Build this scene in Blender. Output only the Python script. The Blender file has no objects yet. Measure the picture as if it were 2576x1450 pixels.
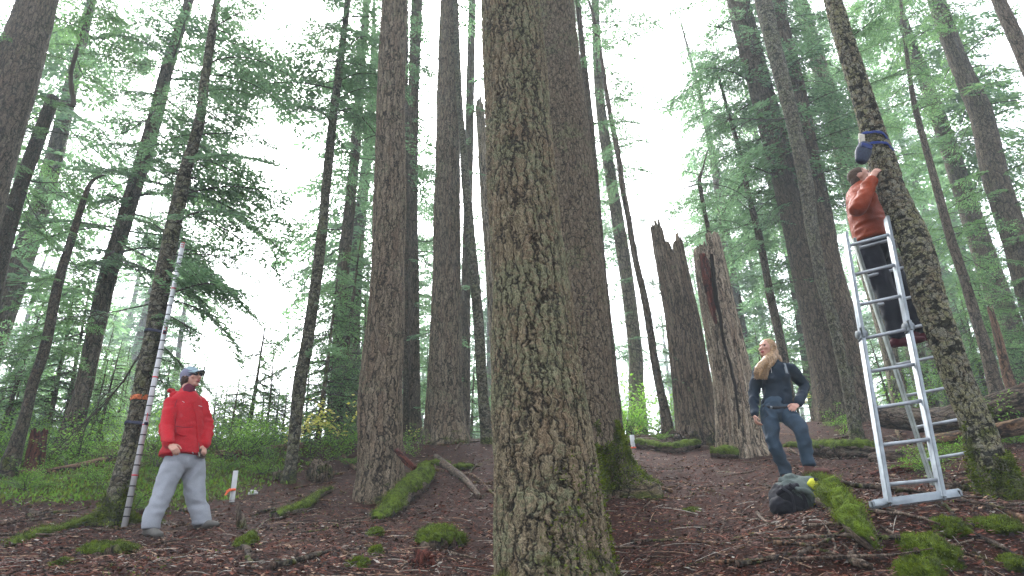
import bpy, math, random
import numpy as np
from math import radians, sin, cos, pi
from mathutils import Vector
random.seed(7); rng = np.random.default_rng(11)
SC = bpy.context.scene; COL = SC.collection
# ------------------------------------------------------------------ camera
FPX = 1600.0; PITCH = radians(23.5); ROLL = radians(2.3)
cF = np.array([0, cos(PITCH), sin(PITCH)]); _u = np.array([0, -sin(PITCH), cos(PITCH)]); _r = np.array([1., 0, 0])
cU = _u*cos(ROLL) + _r*sin(ROLL); cR = _r*cos(ROLL) - _u*sin(ROLL)
def P(px, py, Y):                      # point on the photo's ray at world distance Y
    d = cF*FPX + cR*(px-1288) + cU*(725-py)
    return d*(Y/d[1])
def pxm(p): return FPX/float(np.dot(p, cF))      # pixels per metre at p
cd = bpy.data.cameras.new('camera'); cam = bpy.data.objects.new('camera', cd); COL.objects.link(cam)
from mathutils import Matrix
cam.matrix_world = Matrix(((cR[0], cU[0], -cF[0], 0), (cR[1], cU[1], -cF[1], 0), (cR[2], cU[2], -cF[2], 0), (0, 0, 0, 1)))
cd.sensor_width = 36; cd.lens = FPX/2576*36; cd.clip_start = .05; cd.clip_end = 600
SC.camera = cam
# ------------------------------------------------------------------ sky and light
W = bpy.data.worlds.new("World"); SC.world = W; W.use_nodes = True
wn = W.node_tree; bg = wn.nodes['Background']
sky = wn.nodes.new('ShaderNodeTexSky'); sky.sky_type = 'NISHITA'; sky.sun_disc = False
sky.sun_elevation = radians(50); sky.sun_rotation = radians(-15); sky.air_density = 1.0; sky.dust_density = 6; sky.ozone_density = 1
hs = wn.nodes.new('ShaderNodeHueSaturation'); hs.inputs['Saturation'].default_value = .22
wn.links.new(sky.outputs[0], hs.inputs['Color']); tm = wn.nodes.new('ShaderNodeMix'); tm.data_type = 'RGBA'; tm.blend_type = 'MULTIPLY'; tm.inputs[0].default_value = 1; tm.inputs[7].default_value = (.975, 1.0, 1.05, 1)
wn.links.new(hs.outputs[0], tm.inputs[6]); wn.links.new(tm.outputs[2], bg.inputs[0]); bg.inputs[1].default_value = .15
sl = bpy.data.lights.new('sun', 'SUN'); sl.energy = .9; sl.angle = radians(25); sl.color = (1, .97, .92)
so = bpy.data.objects.new('sun', sl); COL.objects.link(so); so.rotation_euler = (radians(-40), 0, radians(15))
VS = SC.view_settings; VS.view_transform = 'Standard'; VS.look = 'None'; VS.gamma = 1; VS.exposure = 2.62
HAZE = .0027
SC.cycles.volume_bounces = 1; SC.cycles.max_bounces = 6; SC.cycles.transparent_max_bounces = 8
# ------------------------------------------------------------------ numpy helpers
def nrm(v): v = np.asarray(v, float); return v/(np.linalg.norm(v)+1e-12)
def _h(i, j, k):
    n = (i*374761393 + j*668265263 + k*1274126177) & 0x7fffffff
    n = ((n ^ (n >> 13))*1274126177) & 0x7fffffff
    return ((n ^ (n >> 16)) & 0xffff)/65535.
def vn(p):
    p = np.asarray(p, float); i = np.floor(p).astype(np.int64); f = p-i; f = f*f*(3-2*f); r = 0
    for a in (0, 1):
        for b in (0, 1):
            for c in (0, 1):
                w = (f[:, 0] if a else 1-f[:, 0])*(f[:, 1] if b else 1-f[:, 1])*(f[:, 2] if c else 1-f[:, 2])
                r = r+w*_h(i[:, 0]+a, i[:, 1]+b, i[:, 2]+c)
    return r*2-1
def fbm(p, o=3):
    p = np.asarray(p, float); r = 0
    for k in range(o): r = r+vn(p*2**k+17.3*k)/2**k
    return r
class MB:
    def __init__(s): s.V = []; s.F = []; s.M = []; s.n = 0; s.A = []
    def add(s, V, F, mi=0, A=None):
        V = np.asarray(V, float)
        for f in (F if isinstance(F, list) else [F]):
            f = np.asarray(f)
            if len(f): s.F.append(f+s.n); s.M.append(np.full(len(f), mi) if np.isscalar(mi) else np.asarray(mi))
        s.V.append(V); s.A.append(A if A is not None else np.zeros((len(V), 3))); s.n += len(V)
    def build(s, name, mats, parent=None, origin=None, smooth=True, attr=None):
        V = np.vstack(s.V)
        if parent is not None: V = V-np.array(parent['_o'])
        elif origin is not None: V = V-np.asarray(origin)
        me = bpy.data.meshes.new(name); sz = np.concatenate([np.full(len(f), f.shape[1]) for f in s.F]); lp = np.concatenate([f.ravel() for f in s.F])
        me.vertices.add(len(V)); me.vertices.foreach_set('co', V.ravel())
        me.loops.add(len(lp)); me.loops.foreach_set('vertex_index', lp.astype(np.int32))
        me.polygons.add(len(sz)); me.polygons.foreach_set('loop_start', np.concatenate([[0], np.cumsum(sz)[:-1]]).astype(np.int32))
        me.polygons.foreach_set('material_index', np.concatenate(s.M).astype(np.int32))
        me.polygons.foreach_set('use_smooth', np.full(len(sz), smooth))
        for m in (mats if isinstance(mats, (list, tuple)) else [mats]): me.materials.append(m)
        if attr:
            at = me.attributes.new(attr, 'FLOAT_VECTOR', 'POINT'); at.data.foreach_set('vector', np.vstack(s.A).ravel())
        me.update(calc_edges=True)
        o = bpy.data.objects.new(name, me); COL.objects.link(o)
        if parent is not None: o.parent = parent
        elif origin is not None: o.location = origin
        return o
ROOTS = []
def thing(name, label, cat, loc, group=None):
    o = bpy.data.objects.new(name, None); COL.objects.link(o); o.location = loc; o['_o'] = [float(v) for v in loc]
    o['label'] = label; o['category'] = cat
    if group: o['group'] = group
    o.empty_display_size = .1; ROOTS.append(o)
    return o
def tag(o, label, cat, group=None, kind=None):
    if label: o['label'] = label
    if cat: o['category'] = cat
    if group: o['group'] = group
    if kind: o['kind'] = kind
    return o
def spline(pts, step):                 # Catmull-Rom resample; pts (n,k)
    p = np.asarray(pts, float); n = len(p)
    if n == 2: p = np.vstack([p[0], (p[0]+p[1])/2, p[1]]); n = 3
    q = np.vstack([2*p[0]-p[1], p, 2*p[-1]-p[-2]]); out = []
    for i in range(n-1):
        a, b, c, d = q[i:i+4]; m = max(1, int(np.linalg.norm((c-b)[:3])/step)); t = np.linspace(0, 1, m, endpoint=False)[:, None]
        out.append(.5*((2*b)+(c-a)*t+(2*a-5*b+4*c-d)*t*t+(3*b-a-3*c+d)*t**3))
    out.append(p[-1:]); return np.vstack(out)
def frames(C, side=None):
    T = np.gradient(C, axis=0); T /= np.linalg.norm(T, axis=1)[:, None]+1e-12
    s = np.array(side if side is not None else (1, 0, 0), float)
    if side is None and abs(T[0][0]) > .9: s = np.array([0, 1., 0])
    S = s[None]-T*(T@s)[:, None]; S /= np.linalg.norm(S, axis=1)[:, None]+1e-9
    return T, S, np.cross(T, S)
def tube(C, R, n=6, side=None, flat=1., cap=True, R2=None):
    C = np.asarray(C, float); R = np.broadcast_to(np.asarray(R, float), (len(C),)); R2 = R*flat if R2 is None else np.asarray(R2)
    T, S, B = frames(C, side); a = np.linspace(0, 2*pi, n, endpoint=False)
    V = C[:, None]+S[:, None]*(np.cos(a)[None, :, None]*R[:, None, None])+B[:, None]*(np.sin(a)[None, :, None]*R2[:, None, None])
    m = len(C); i = np.arange(m-1)[:, None]*n; j = np.arange(n)[None]; k = (j+1) % n
    F = np.stack([i+j, i+k, i+n+k, i+n+j], -1).reshape(-1, 4); V = V.reshape(-1, 3); Fs = [F]
    if cap:
        V = np.vstack([V, C[:1], C[-1:]]); q = np.arange(n); r = (q+1) % n
        Fs.append(np.stack([r, q, np.full(n, m*n)], -1)); Fs.append(np.stack([q+(m-1)*n, r+(m-1)*n, np.full(n, m*n+1)], -1))
    return V, Fs
def roundtube(pts, rads, n=16, side=None, flat=1., step=.03, rads2=None, dome=1.):   # tube with domed ends
    r2 = [r*flat for r in rads] if rads2 is None else rads2
    D = spline(np.column_stack([np.asarray(pts, float), rads, r2]), step); C, R, Q = D[:, :3], D[:, 3], D[:, 4]
    t0 = nrm(C[0]-C[1]); t1 = nrm(C[-1]-C[-2]); th = np.array([.25, .6, .85, .97])
    e0 = min(R[0], Q[0]); e1 = min(R[-1], Q[-1])
    A = C[0]+t0*e0*th[::-1, None]; Z = C[-1]+t1*e1*dome*th[:, None]; s = np.sqrt(1-th**2)
    C = np.vstack([A, C, Z]); R2 = np.concatenate([Q[0]*s[::-1], Q, Q[-1]*s]); R = np.concatenate([R[0]*s[::-1], R, R[-1]*s])
    return tube(C, R, n, side, R2=R2)
def box(c, sx, sy, sz, X=(1, 0, 0), Y=(0, 1, 0), Z=(0, 0, 1), bev=.12):
    # chamfered box, 24 verts
    X, Y, Z = map(np.asarray, (X, Y, Z)); h = np.array([sx, sy, sz])/2.; b = min(h)*bev*2
    V = []; idx = {}
    for a in (-1, 1):
        for e in (-1, 1):
            for g in (-1, 1):
                for ax in range(3):
                    q = np.array([a, e, g])*h; 
                    for o in range(3):
                        if o != ax: q[o] -= np.sign(q[o])*b
                    idx[(a, e, g, ax)] = len(V); V.append(np.asarray(c)+X*q[0]+Y*q[1]+Z*q[2])
    F4 = []; F3 = []
    for ax in range(3):
        o1, o2 = [o for o in range(3) if o != ax]
        for s_ in (-1, 1):
            l = []
            for u, w in ((-1, -1), (1, -1), (1, 1), (-1, 1)):
                k = [0, 0, 0]; k[ax] = s_; k[o1] = u; k[o2] = w; l.append(idx[(*k, ax)])
            F4.append(l)
        for u in (-1, 1):
            for w in (-1, 1):
                k = [0, 0, 0]; k[o1] = u; k[o2] = w; k[ax] = -1; k2 = list(k); k2[ax] = 1
                F4.append([idx[(*k, o1)], idx[(*k2, o1)], idx[(*k2, o2)], idx[(*k, o2)]])
    for a in (-1, 1):
        for e in (-1, 1):
            for g in (-1, 1): F3.append([idx[(a, e, g, 0)], idx[(a, e, g, 1)], idx[(a, e, g, 2)]])
    return np.array(V), [np.array(F4), np.array(F3)]
def sphere(c, r, X=(1, 0, 0), Y=(0, 1, 0), Z=(0, 0, 1), n=16, m=10):
    r = np.broadcast_to(np.asarray(r, float), (3,)); th = np.linspace(0, pi, m+1)[1:-1]; a = np.linspace(0, 2*pi, n, endpoint=False)
    U = np.stack([np.sin(th)[:, None]*np.cos(a), np.sin(th)[:, None]*np.sin(a), np.cos(th)[:, None]+0*a], -1).reshape(-1, 3)
    U = np.vstack([U, [0, 0, 1], [0, 0, -1]])*r; V = np.asarray(c)+U@np.array([X, Y, Z], float)
    k = m-1; i = np.arange(k-1)[:, None]*n; j = np.arange(n)[None]; q = (j+1) % n; N = k*n
    F = np.stack([i+j, i+n+j, i+n+q, i+q], -1).reshape(-1, 4); j = np.arange(n); q = (j+1) % n
    return V, [F, np.stack([np.full(n, N), j, q], -1), np.stack([np.full(n, N+1), q+(k-1)*n, j+(k-1)*n], -1)]
# ------------------------------------------------------------------ materials
class NT:
    def __init__(s, name, disp=False):
        s.m = bpy.data.materials.new(name); s.m.use_nodes = True; s.t = s.m.node_tree; s.t.nodes.clear()
        s.out = s.t.nodes.new('ShaderNodeOutputMaterial')
        if disp: s.m.displacement_method = 'BOTH'
    def a(s, ty, ins=None, **pr):
        n = s.t.nodes.new('ShaderNode'+ty)
        for k, v in pr.items(): setattr(n, k, v)
        for k, v in (ins or {}).items(): s.set(n.inputs[k], v)
        return n
    def set(s, sock, v):
        if hasattr(v, 'outputs'): v = v.outputs[0]
        if isinstance(v, bpy.types.NodeSocket): s.t.links.new(v, sock)
        else:
            if sock.type == 'RGBA' and len(v) == 3: v = (*v, 1)
            sock.default_value = v
    def math(s, op, a, b=0, c=0, clamp=False): return s.a('Math', {0: a, 1: b, 2: c}, operation=op, use_clamp=clamp).outputs[0]
    def vm(s, op, a, b): return s.a('VectorMath', {0: a, 1: b}, operation=op).outputs[0]
    def ramp(s, f, lo, hi): return s.a('MapRange', {0: f, 1: lo, 2: hi, 3: 0., 4: 1.}, interpolation_type='SMOOTHSTEP').outputs[0]
    def mix(s, f, a, b, bt='MIX'):
        n = s.a('Mix', data_type='RGBA', blend_type=bt); s.set(n.inputs[0], f); s.set(n.inputs[6], a); s.set(n.inputs[7], b); return n.outputs[2]
    def noise(s, v, sc, d=3, r=.55): return s.a('TexNoise', {'Vector': v, 'Scale': sc, 'Detail': d, 'Roughness': r}).outputs[0]
    def vor(s, v, sc, f='F1'): return s.a('TexVoronoi', {'Vector': v, 'Scale': sc}, feature=f)
    def pbsdf(s, col, rough=.85, spec=.3, **k):
        d = {'Base Color': col, 'Roughness': rough, 'Specular IOR Level': spec}; d.update(k); b = s.a('BsdfPrincipled', d); s.t.links.new(b.outputs[0], s.out.inputs[0]); return b
    def bump(s, b, h, dist, st=1.): s.t.links.new(s.a('Bump', {'Height': h, 'Distance': dist, 'Strength': st}).outputs[0], b.inputs['Normal'])
def bark(name, dark, mid, light, lich, sc=9., st=.28, disp=.02, lichen=.45, moss=.0, mott=0., warm=(.17, .085, .06), fine=1.):
    s = NT(name, True); at = s.a('Attribute', attribute_name='bk').outputs['Vector']
    d = s.vm('MULTIPLY', s.vm('SUBTRACT', s.a('TexNoise', {'Vector': at, 'Scale': sc*.45, 'Detail': 3., 'Roughness': .6}).outputs[1], (.5, .5, .5)), (1.5/sc, 1.5/sc, 4./sc))
    v = s.a('Mapping', {0: s.vm('ADD', at, d), 3: (1, 1, st)}).outputs[0]
    vr = s.vor(v, sc); e1 = s.ramp(s.vor(v, sc, 'DISTANCE_TO_EDGE').outputs[0], .0, .24)
    v2 = s.a('Mapping', {0: s.vm('ADD', at, d), 3: (1, 1, min(1., st*2.6))}).outputs[0]; e2 = s.ramp(s.vor(v2, sc*2.2, 'DISTANCE_TO_EDGE').outputs[0], .0, .3)
    n1 = s.noise(v2, sc*4, 5, .72); n0 = s.noise(s.a('Mapping', {0: at, 3: (1, 1, st*.5)}).outputs[0], sc*1.1, 3)
    h = s.math('MULTIPLY_ADD', e1, .42, s.math('MULTIPLY_ADD', e2, .14, s.math('MULTIPLY_ADD', n1, .40, s.math('MULTIPLY', n0, .30))))
    rnd = s.a('SeparateColor', {0: vr.outputs['Color']})
    c = s.mix(s.ramp(s.noise(v, sc*2.2, 4), .38, .62), mid, light)
    c = s.mix(s.math('MULTIPLY', s.ramp(rnd.outputs[0], .45, 1.), .35), c, warm)
    l1 = s.math('MULTIPLY', s.ramp(s.math('ADD', s.math('MULTIPLY', s.noise(at, 3.1, 3), .7), s.math('MULTIPLY', s.noise(at, 30., 4, .65), .75)), .93-lichen*.32, 1.03-lichen*.32), .6)
    c = s.mix(l1, c, lich)
    if mott: 
        mo = s.ramp(s.noise(at, 22., 3, .6), .5-.02, .56); c = s.mix(s.math('MULTIPLY', mo, mott), c, (.30, .31, .27)); mo2 = s.ramp(s.noise(at, 16., 3), .54, .6); c = s.mix(s.math('MULTIPLY', mo2, mott), c, (.018, .02, .014))
    hb = s.a('SeparateXYZ', {0: s.a('Attribute', attribute_name='hb').outputs['Vector']}).outputs[0]
    mm = s.math('ADD', s.math('MULTIPLY', s.noise(at, 7., 4), .9), s.math('MULTIPLY_ADD', hb, -.45, .18+moss))
    mm = s.ramp(mm, .55, .68); c = s.mix(s.math('MULTIPLY', mm, .85), c, s.mix(s.noise(at, 40., 2), (.035, .06, .006), (.14, .19, .02)))
    c = s.mix(s.ramp(h, .30, .64), tuple(v*.42 for v in dark), c)  # crevice shade painted into the colour, darkest where the relief is low
    c = s.mix(1., c, s.mix(s.ramp(s.noise(v, sc*8, 3, .7), .3, .7), (.16, .145, .125), (.86, .79, .68)), 'MULTIPLY')
    b = s.pbsdf(c, .9, .2)
    s.t.links.new(s.a('Displacement', {'Height': s.math('MULTIPLY_ADD', s.noise(at, 130., 2), .18*fine, h), 'Midlevel': .6, 'Scale': disp}).outputs[0], s.out.inputs[2])
    return s.m
M = {}
M['main'] = bark('bark_plated', (.04, .032, .022), (.195, .17, .115), (.34, .30, .215), (.25, .30, .19), 22., .15, .028, .72, .0, warm=(.28, .19, .135))
M['second'] = bark('bark_scaly', (.05, .042, .032), (.17, .145, .11), (.30, .26, .20), (.22, .26, .15), 28., .26, .016, .5, -.02, warm=(.15, .1, .075))
M['fiss'] = bark('bark_furrowed', (.05, .043, .033), (.20, .17, .13), (.35, .30, .24), (.25, .28, .19), 22., .11, .02, .40, -.08, warm=(.2, .125, .09))
M['fiss2'] = bark('bark_furrowed_dark', (.045, .037, .03), (.15, .125, .10), (.25, .21, .17), (.19, .22, .13), 20., .16, .018, .35, -.1, warm=(.13, .09, .065))
M['lich'] = bark('bark_lichened', (.022, .022, .016), (.105, .095, .07), (.24, .23, .18), (.24, .28, .15), 22., .55, .016, .7, .02, .7, warm=(.1, .075, .05))
M['mossy'] = bark('bark_mossy', (.03, .028, .02), (.15, .135, .095), (.34, .31, .24), (.38, .41, .24), 26., .45, .02, .9, .12, .9, warm=(.14, .1, .07))
M['thin'] = bark('bark_dark_thin', (.03, .024, .02), (.095, .08, .062), (.16, .14, .11), (.13, .15, .1), 24., .4, .008, .4, -.1, .2)
M['pale'] = bark('bark_pale', (.05, .042, .034), (.2, .175, .14), (.32, .29, .24), (.2, .25, .13), 13., .3, .012, .6, -.1, warm=(.2, .15, .11))
M['snag'] = bark('snag_wood', (.05, .04, .03), (.30, .25, .20), (.55, .49, .41), (.28, .28, .2), 16., .07, .02, .3, -.2, warm=(.2, .12, .085))
M['snagd'] = bark('snag_wood_dark', (.035, .028, .022), (.18, .145, .11), (.32, .265, .21), (.22, .24, .15), 18., .07, .026, .4, -.08, warm=(.12, .07, .05))
M['logd'] = bark('log_bark', (.022, .016, .013), (.085, .06, .046), (.2, .165, .145), (.16, .17, .12), 10., .25, .02, .45, -.1, warm=(.12, .06, .042))
M['logr'] = bark('log_wood_brown', (.03, .018, .013), (.17, .1, .065), (.27, .18, .12), (.16, .16, .07), 9., .15, .012, .35, -.1, warm=(.2, .1, .06))
M['stick'] = bark('stick_wood', (.05, .035, .028), (.15, .115, .095), (.27, .22, .19), (.2, .22, .15), 20., .2, .003, .3, -.3)
M['red'] = bark('rotten_red_wood', (.02, .01, .008), (.14, .04, .03), (.22, .07, .05), (.12, .07, .05), 16., .1, .02, .1, -.3, warm=(.12, .03, .022))
def leafm(name, c1, c2, tr=.35, c3=None, ns=1.3):
    s = NT(name); g = s.a('NewGeometry').outputs['Random Per Island']; p = s.a('TexCoord').outputs['Object']
    c = s.mix(g, c1, c2); c = s.mix(s.ramp(s.noise(p, ns, 3), .4, .65), c, c3 or c2)
    d = s.a('BsdfPrincipled', {'Base Color': c, 'Roughness': .6, 'Specular IOR Level': .25}); t = s.a('BsdfTranslucent', {'Color': c})
    mx = s.a('MixShader', {0: tr}); s.t.links.new(d.outputs[0], mx.inputs[1]); s.t.links.new(t.outputs[0], mx.inputs[2]); s.t.links.new(mx.outputs[0], s.out.inputs[0]); return s.m
M['fol'] = leafm('needles', (.055, .12, .062), (.20, .32, .15), .65, (.145, .26, .12))
M['fol2'] = leafm('needles_yellowish', (.06, .135, .06), (.22, .37, .13), .65, (.155, .29, .10))
M['leaf'] = leafm('shrub_leaves', (.12, .28, .035), (.26, .46, .06), .55, (.18, .38, .05))
M['gold'] = leafm('yellow_leaves', (.50, .50, .07), (.75, .70, .22), .5, (.5, .5, .12))
M['mossb'] = leafm('moss_tufts', (.045, .075, .006), (.18, .235, .015), .3, (.04, .052, .008), 8.)
M['fern'] = leafm('groundcover_leaves', (.08, .19, .02), (.19, .34, .035), .4, (.09, .2, .025))
def flat(name, c, rough=.7, spec=.3, var=.25, sc=30., bump=.0, **k):
    s = NT(name); p = s.a('TexCoord').outputs['Object']; n = s.noise(p, sc, 4)
    col = s.mix(s.ramp(n, .3, .7), tuple(v*(1-var) for v in c), tuple(min(1, v*(1+var)) for v in c))
    b = s.pbsdf(col, rough, spec, **k)
    if bump: s.bump(b, s.noise(p, sc*3, 3), bump)
    return s.m
M['twig'] = flat('twig_bark', (.05, .042, .034), .9, .2, .3)
M['mossbase'] = flat('moss_bed', (.06, .09, .008), .95, .1, .6, 18., .02)
# ------------------------------------------------------------------ ground
CP = [(0, 1450, 4.4), (640, 1450, 4.4), (1100, 1450, 4.6), (1390, 1500, 4.8), (1900, 1450, 4.4), (2576, 1450, 4.2), (0, 1290, 7.0), (0, 1190, 9.6), (173, 1128, 11.5), (284, 1322, 6.75), (312, 1328, 6.5),
      (385, 1358, 6.2), (515, 1338, 6.45), (583, 1262, 8.0), (726, 1217, 9.2), (950, 1257, 8.2), (1125, 1112, 12.5), (1227, 1113, 12.3), (845, 1108, 14.), (1485, 1240, 7.4),
      (1679, 1096, 12.5), (1758, 1100, 11.8), (1865, 1143, 10.3), (1975, 1224, 7.1), (2300, 1272, 4.7), (2520, 1258, 5.2), (2094, 1056, 13.), (2158, 1108, 10.5), (2262, 1048, 14.), (2440, 1222, 5.85), (2510, 1010, 13.), (1050, 1330, 6.3), (1700, 1330, 5.7), (2008, 1302, 5.7)]
K = [P(*c) for c in CP]
K += [np.array([x, 0., -1.5]) for x in (-4, 0, 4)]+[np.array([x, -6., -2.4]) for x in (-6, 0, 6)]
K += [np.array([-10, 4., .1]), np.array([-14, 9., 1.0]), np.array([-14, 16., 1.9]), np.array([9, 4., .7]), np.array([13, 8., 2.2]), np.array([15, 16., 3.5])]
K += [np.array([x, 20., z]) for x, z in ((-14, 1.6), (-6, 1.7), (0, 2.2), (6, 2.9), (14, 3.6))]
K = np.array(K)
def _tps():
    X = K[:, :2]; n = len(X); r = np.linalg.norm(X[:, None]-X[None], axis=2); A = np.zeros((n+3, n+3))
    A[:n, :n] = r**2*np.log(r+1e-9)+np.eye(n)*.02; A[:n, n] = 1; A[:n, n+1:] = X; A[n, :n] = 1; A[n+1:, :n] = X.T
    return np.linalg.solve(A, np.concatenate([K[:, 2], [0, 0, 0]]))
TW = _tps()
def gz(x, y, bumps=True):
    x = np.atleast_1d(np.asarray(x, float)); y = np.atleast_1d(np.asarray(y, float)); x, y = np.broadcast_arrays(x, y)
    xc = np.clip(x, -16, 17); yc = np.clip(y, -6, 20); n = len(K); z = np.zeros(x.shape)+TW[n]+TW[n+1]*xc+TW[n+2]*yc
    for i in range(n):
        r = np.hypot(xc-K[i, 0], yc-K[i, 1]); z = z+TW[i]*r**2*np.log(r+1e-9)
    z = z-(np.maximum(y-20, 0))*.03+(np.maximum(x-17, 0))*.12
    if bumps:
        q = np.stack([x.ravel(), y.ravel(), 0*x.ravel()], -1); f = np.clip((y-1)/3, 0, 1)
        z = z+(.035*fbm(q*1.3, 3)+.012*fbm(q*6, 3)).reshape(x.shape)*f
    return z
def G(px, py, Y0=3., Y1=30.):           # where the photo's ray meets the ground
    ys = np.linspace(Y0, Y1, 600); p = P(px, py, 1.)[None]*ys[:, None]; d = p[:, 2]-gz(p[:, 0], p[:, 1], False)
    k = np.where(d <= 0)[0]; k = k[0] if len(k) else len(ys)-1
    q = p[k]; q[2] = gz(q[0], q[1])[0]; return q
def moss_mask(x, y):                    # green moss and herbs, left middle distance
    n = .5*fbm(np.stack([x, y, 0*x], -1)*.9, 3)
    a = np.clip((-3.3-x+.10*(y-8))/.9+n*.8, 0, 1)*np.clip((y-7.2+.12*x+.6+n)/1.0, 0, 1)
    b = np.clip((y-13.2+n*1.5)/1.5, 0, 1)*np.clip((-1.2-x)/1.5, 0, 1)+np.clip((y-16+n)/2, 0, 1)
    return np.clip(np.maximum(a, b), 0, 1)
u = np.linspace(-1, 1, 420); v = np.linspace(0, 1, 460)
gx = np.sign(u)*(np.abs(u)*9+np.abs(u)**5*150); gy = -6+v*24+v**6*190
XX, YY = np.meshgrid(gx, gy); ZZ = gz(XX, YY)
q = np.stack([XX.ravel(), YY.ravel(), ZZ.ravel()], -1)
mb = MB(); n = len(gx); i = np.arange(len(gy)-1)[:, None]*n; j = np.arange(n-1)[None]
mk_ = np.stack([moss_mask(q[:, 0], q[:, 1]), 0*q[:, 0], 0*q[:, 0]], -1)
mb.add(q, np.stack([i+j, i+j+1, i+n+j+1, i+n+j], -1).reshape(-1, 4), 0, mk_)
s = NT('forest_floor', True); p = s.a('TexCoord').outputs['Object']
n1 = s.noise(p, 2.2, 4); n2 = s.noise(p, 14., 4, .65); n3 = s.noise(p, 70., 3, .7)
v1 = s.vor(s.vm('ADD', p, s.a('TexNoise', {'Vector': p, 'Scale': 9.}).outputs[1]), 34.)
c = s.mix(s.ramp(n2, .36, .64), (.06, .032, .024), (.16, .082, .06)); c = s.mix(s.ramp(n1, .42, .66), c, s.mix(n3, (.09, .052, .044), (.19, .12, .1)))
c = s.mix(s.math('MULTIPLY', s.ramp(s.a('SeparateColor', {0: v1.outputs['Color']}).outputs[0], .62, 1.), .8), c, (.24, .145, .105))
c = s.mix(s.math('MULTIPLY', s.ramp(n3, .55, .75), .6), c, (.025, .016, .014))
mm = s.a('SeparateXYZ', {0: s.a('Attribute', attribute_name='mk').outputs['Vector']}).outputs[0]
g2 = s.ramp(s.math('ADD', s.math('MULTIPLY', n2, .8), s.math('MULTIPLY_ADD', mm, .75, s.math('MULTIPLY', n1, .25))), .86, 1.02)
g3 = s.ramp(s.math('MULTIPLY_ADD', s.noise(p, 1.1, 2), .6, s.math('MULTIPLY', s.noise(p, 8., 3), .55)), .69, .78)
c = s.mix(s.math('MAXIMUM', g2, g3), c, s.mix(n3, (.10, .17, .02), (.28, .38, .05)))
c = s.mix(1., c, (.24, .145, .105), 'MULTIPLY')
b = s.pbsdf(c, .9, .15)
hh = s.math('MULTIPLY_ADD', n2, .6, s.math('MULTIPLY', n3, .4))
s.t.links.new(s.a('Displacement', {'Height': hh, 'Midlevel': .5, 'Scale': .05}).outputs[0], s.out.inputs[2])
gr = mb.build('ground', s.m, attr='mk'); gr['kind'] = 'structure'
# ------------------------------------------------------------------ bough prototypes
def kites(B, D, S, L, Wd):              # leaf-like quads: base, direction, side vector, length, width
    T = B+D*L[:, None]; Mi = B+D*(L*.45)[:, None]
    V = np.stack([B, Mi+S*Wd[:, None], T, Mi-S*Wd[:, None]], 1).reshape(-1, 3)
    return V, np.arange(len(B)*4).reshape(-1, 4)
def bough(L, ds, dt, kl, seed, droop=.16, wide=.42, woody=True, lace=1.):
    r = np.random.default_rng(seed); mb = MB(); t = np.linspace(0, 1, 9)
    ph = r.random()*6; main = np.stack([t*L, .05*L*np.sin(t*3+ph)-.05*L*sin(ph), L*(.06*np.sin(t*pi)-droop*t**2.2)], -1)
    if woody: mb.add(*tube(main, (.010+.004*L)*(1-t*.85)*1.1, 5, cap=False), 1)
    B_, D_, S_, L_, W_ = [], [], [], [], []
    for k, s0 in enumerate(np.arange(.12*L, L*.99, ds)):
        f = s0/L; o = np.array([np.interp(f, t, main[:, a]) for a in range(3)])
        for sg in (-1, 1):
            if r.random() > .9*lace: continue
            l = wide*L*(np.sin(min(1, f*1.9+.12)*pi/2)*(1-f)**.62+.1)*(.55+.6*r.random()); a = radians(50+18*r.random())
            d = np.array([cos(a), sg*sin(a), 0]); tt = np.linspace(0, 1, 5)
            sec = o+d*(tt*l)[:, None]+np.array([.12*l, 0, 0])*tt[:, None]**2+np.array([0, 0, -1])*((.05+.22*r.random())*l*tt**2)[:, None]
            if woody and l > .18: mb.add(*tube(sec, .0045*(1-tt*.7), 3, cap=False), 1)
            m = max(2, int(l/dt)); q = np.repeat(np.linspace(.08, 1, m), 2)+r.normal(0, .02, 2*m)
            pos = np.stack([np.interp(q, tt, sec[:, c]) for c in range(3)], -1); s2 = np.tile([-1, 1], m)
            a2 = radians(48)+r.normal(0, .22, 2*m); dd = nrm(sec[-1]-sec[0]); up = np.array([0, 0, 1.]); sd = np.cross(up, dd)
            D = dd*np.cos(a2)[:, None]+sd*(s2*np.sin(a2))[:, None]; D[:, 2] += r.normal(-.12, .16, 2*m); D /= np.linalg.norm(D, axis=1)[:, None]
            N = up+r.normal(0, .45, (2*m, 3)); S = np.cross(N, D); S /= np.linalg.norm(S, axis=1)[:, None]
            ll = kl*(1-.45*q)*(.6+.8*r.random(2*m)); keep = r.random(2*m) < .93*lace
            B_.append(pos[keep]); D_.append(D[keep]); S_.append(S[keep]); L_.append(ll[keep]); W_.append((ll*.17+.002)[keep])
    V, F = kites(*map(np.concatenate, (B_, D_, S_, L_, W_))); mb.add(V, F, 0)
    Fs = [np.vstack([f for f in mb.F])]; return np.vstack(mb.V), Fs[0], np.concatenate(mb.M)
HI = [bough(2.2, .085, .04, .105, k, droop=.10+.06*k) for k in range(4)]
MI = [bough(2.4, .14, .065, .15, 10+k, droop=.12+.06*k) for k in range(3)]
LO = [bough(2.6, .22, .10, .26, 20+k, droop=.14+.06*k, woody=False) for k in range(3)]
SM = [bough(.8, .07, .035, .06, 30+k, droop=.10+.08*k, wide=.5) for k in range(3)]
PROTO = {'HI': (HI, 2.2), 'MI': (MI, 2.4), 'LO': (LO, 2.6), 'SM': (SM, .8)}
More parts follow.
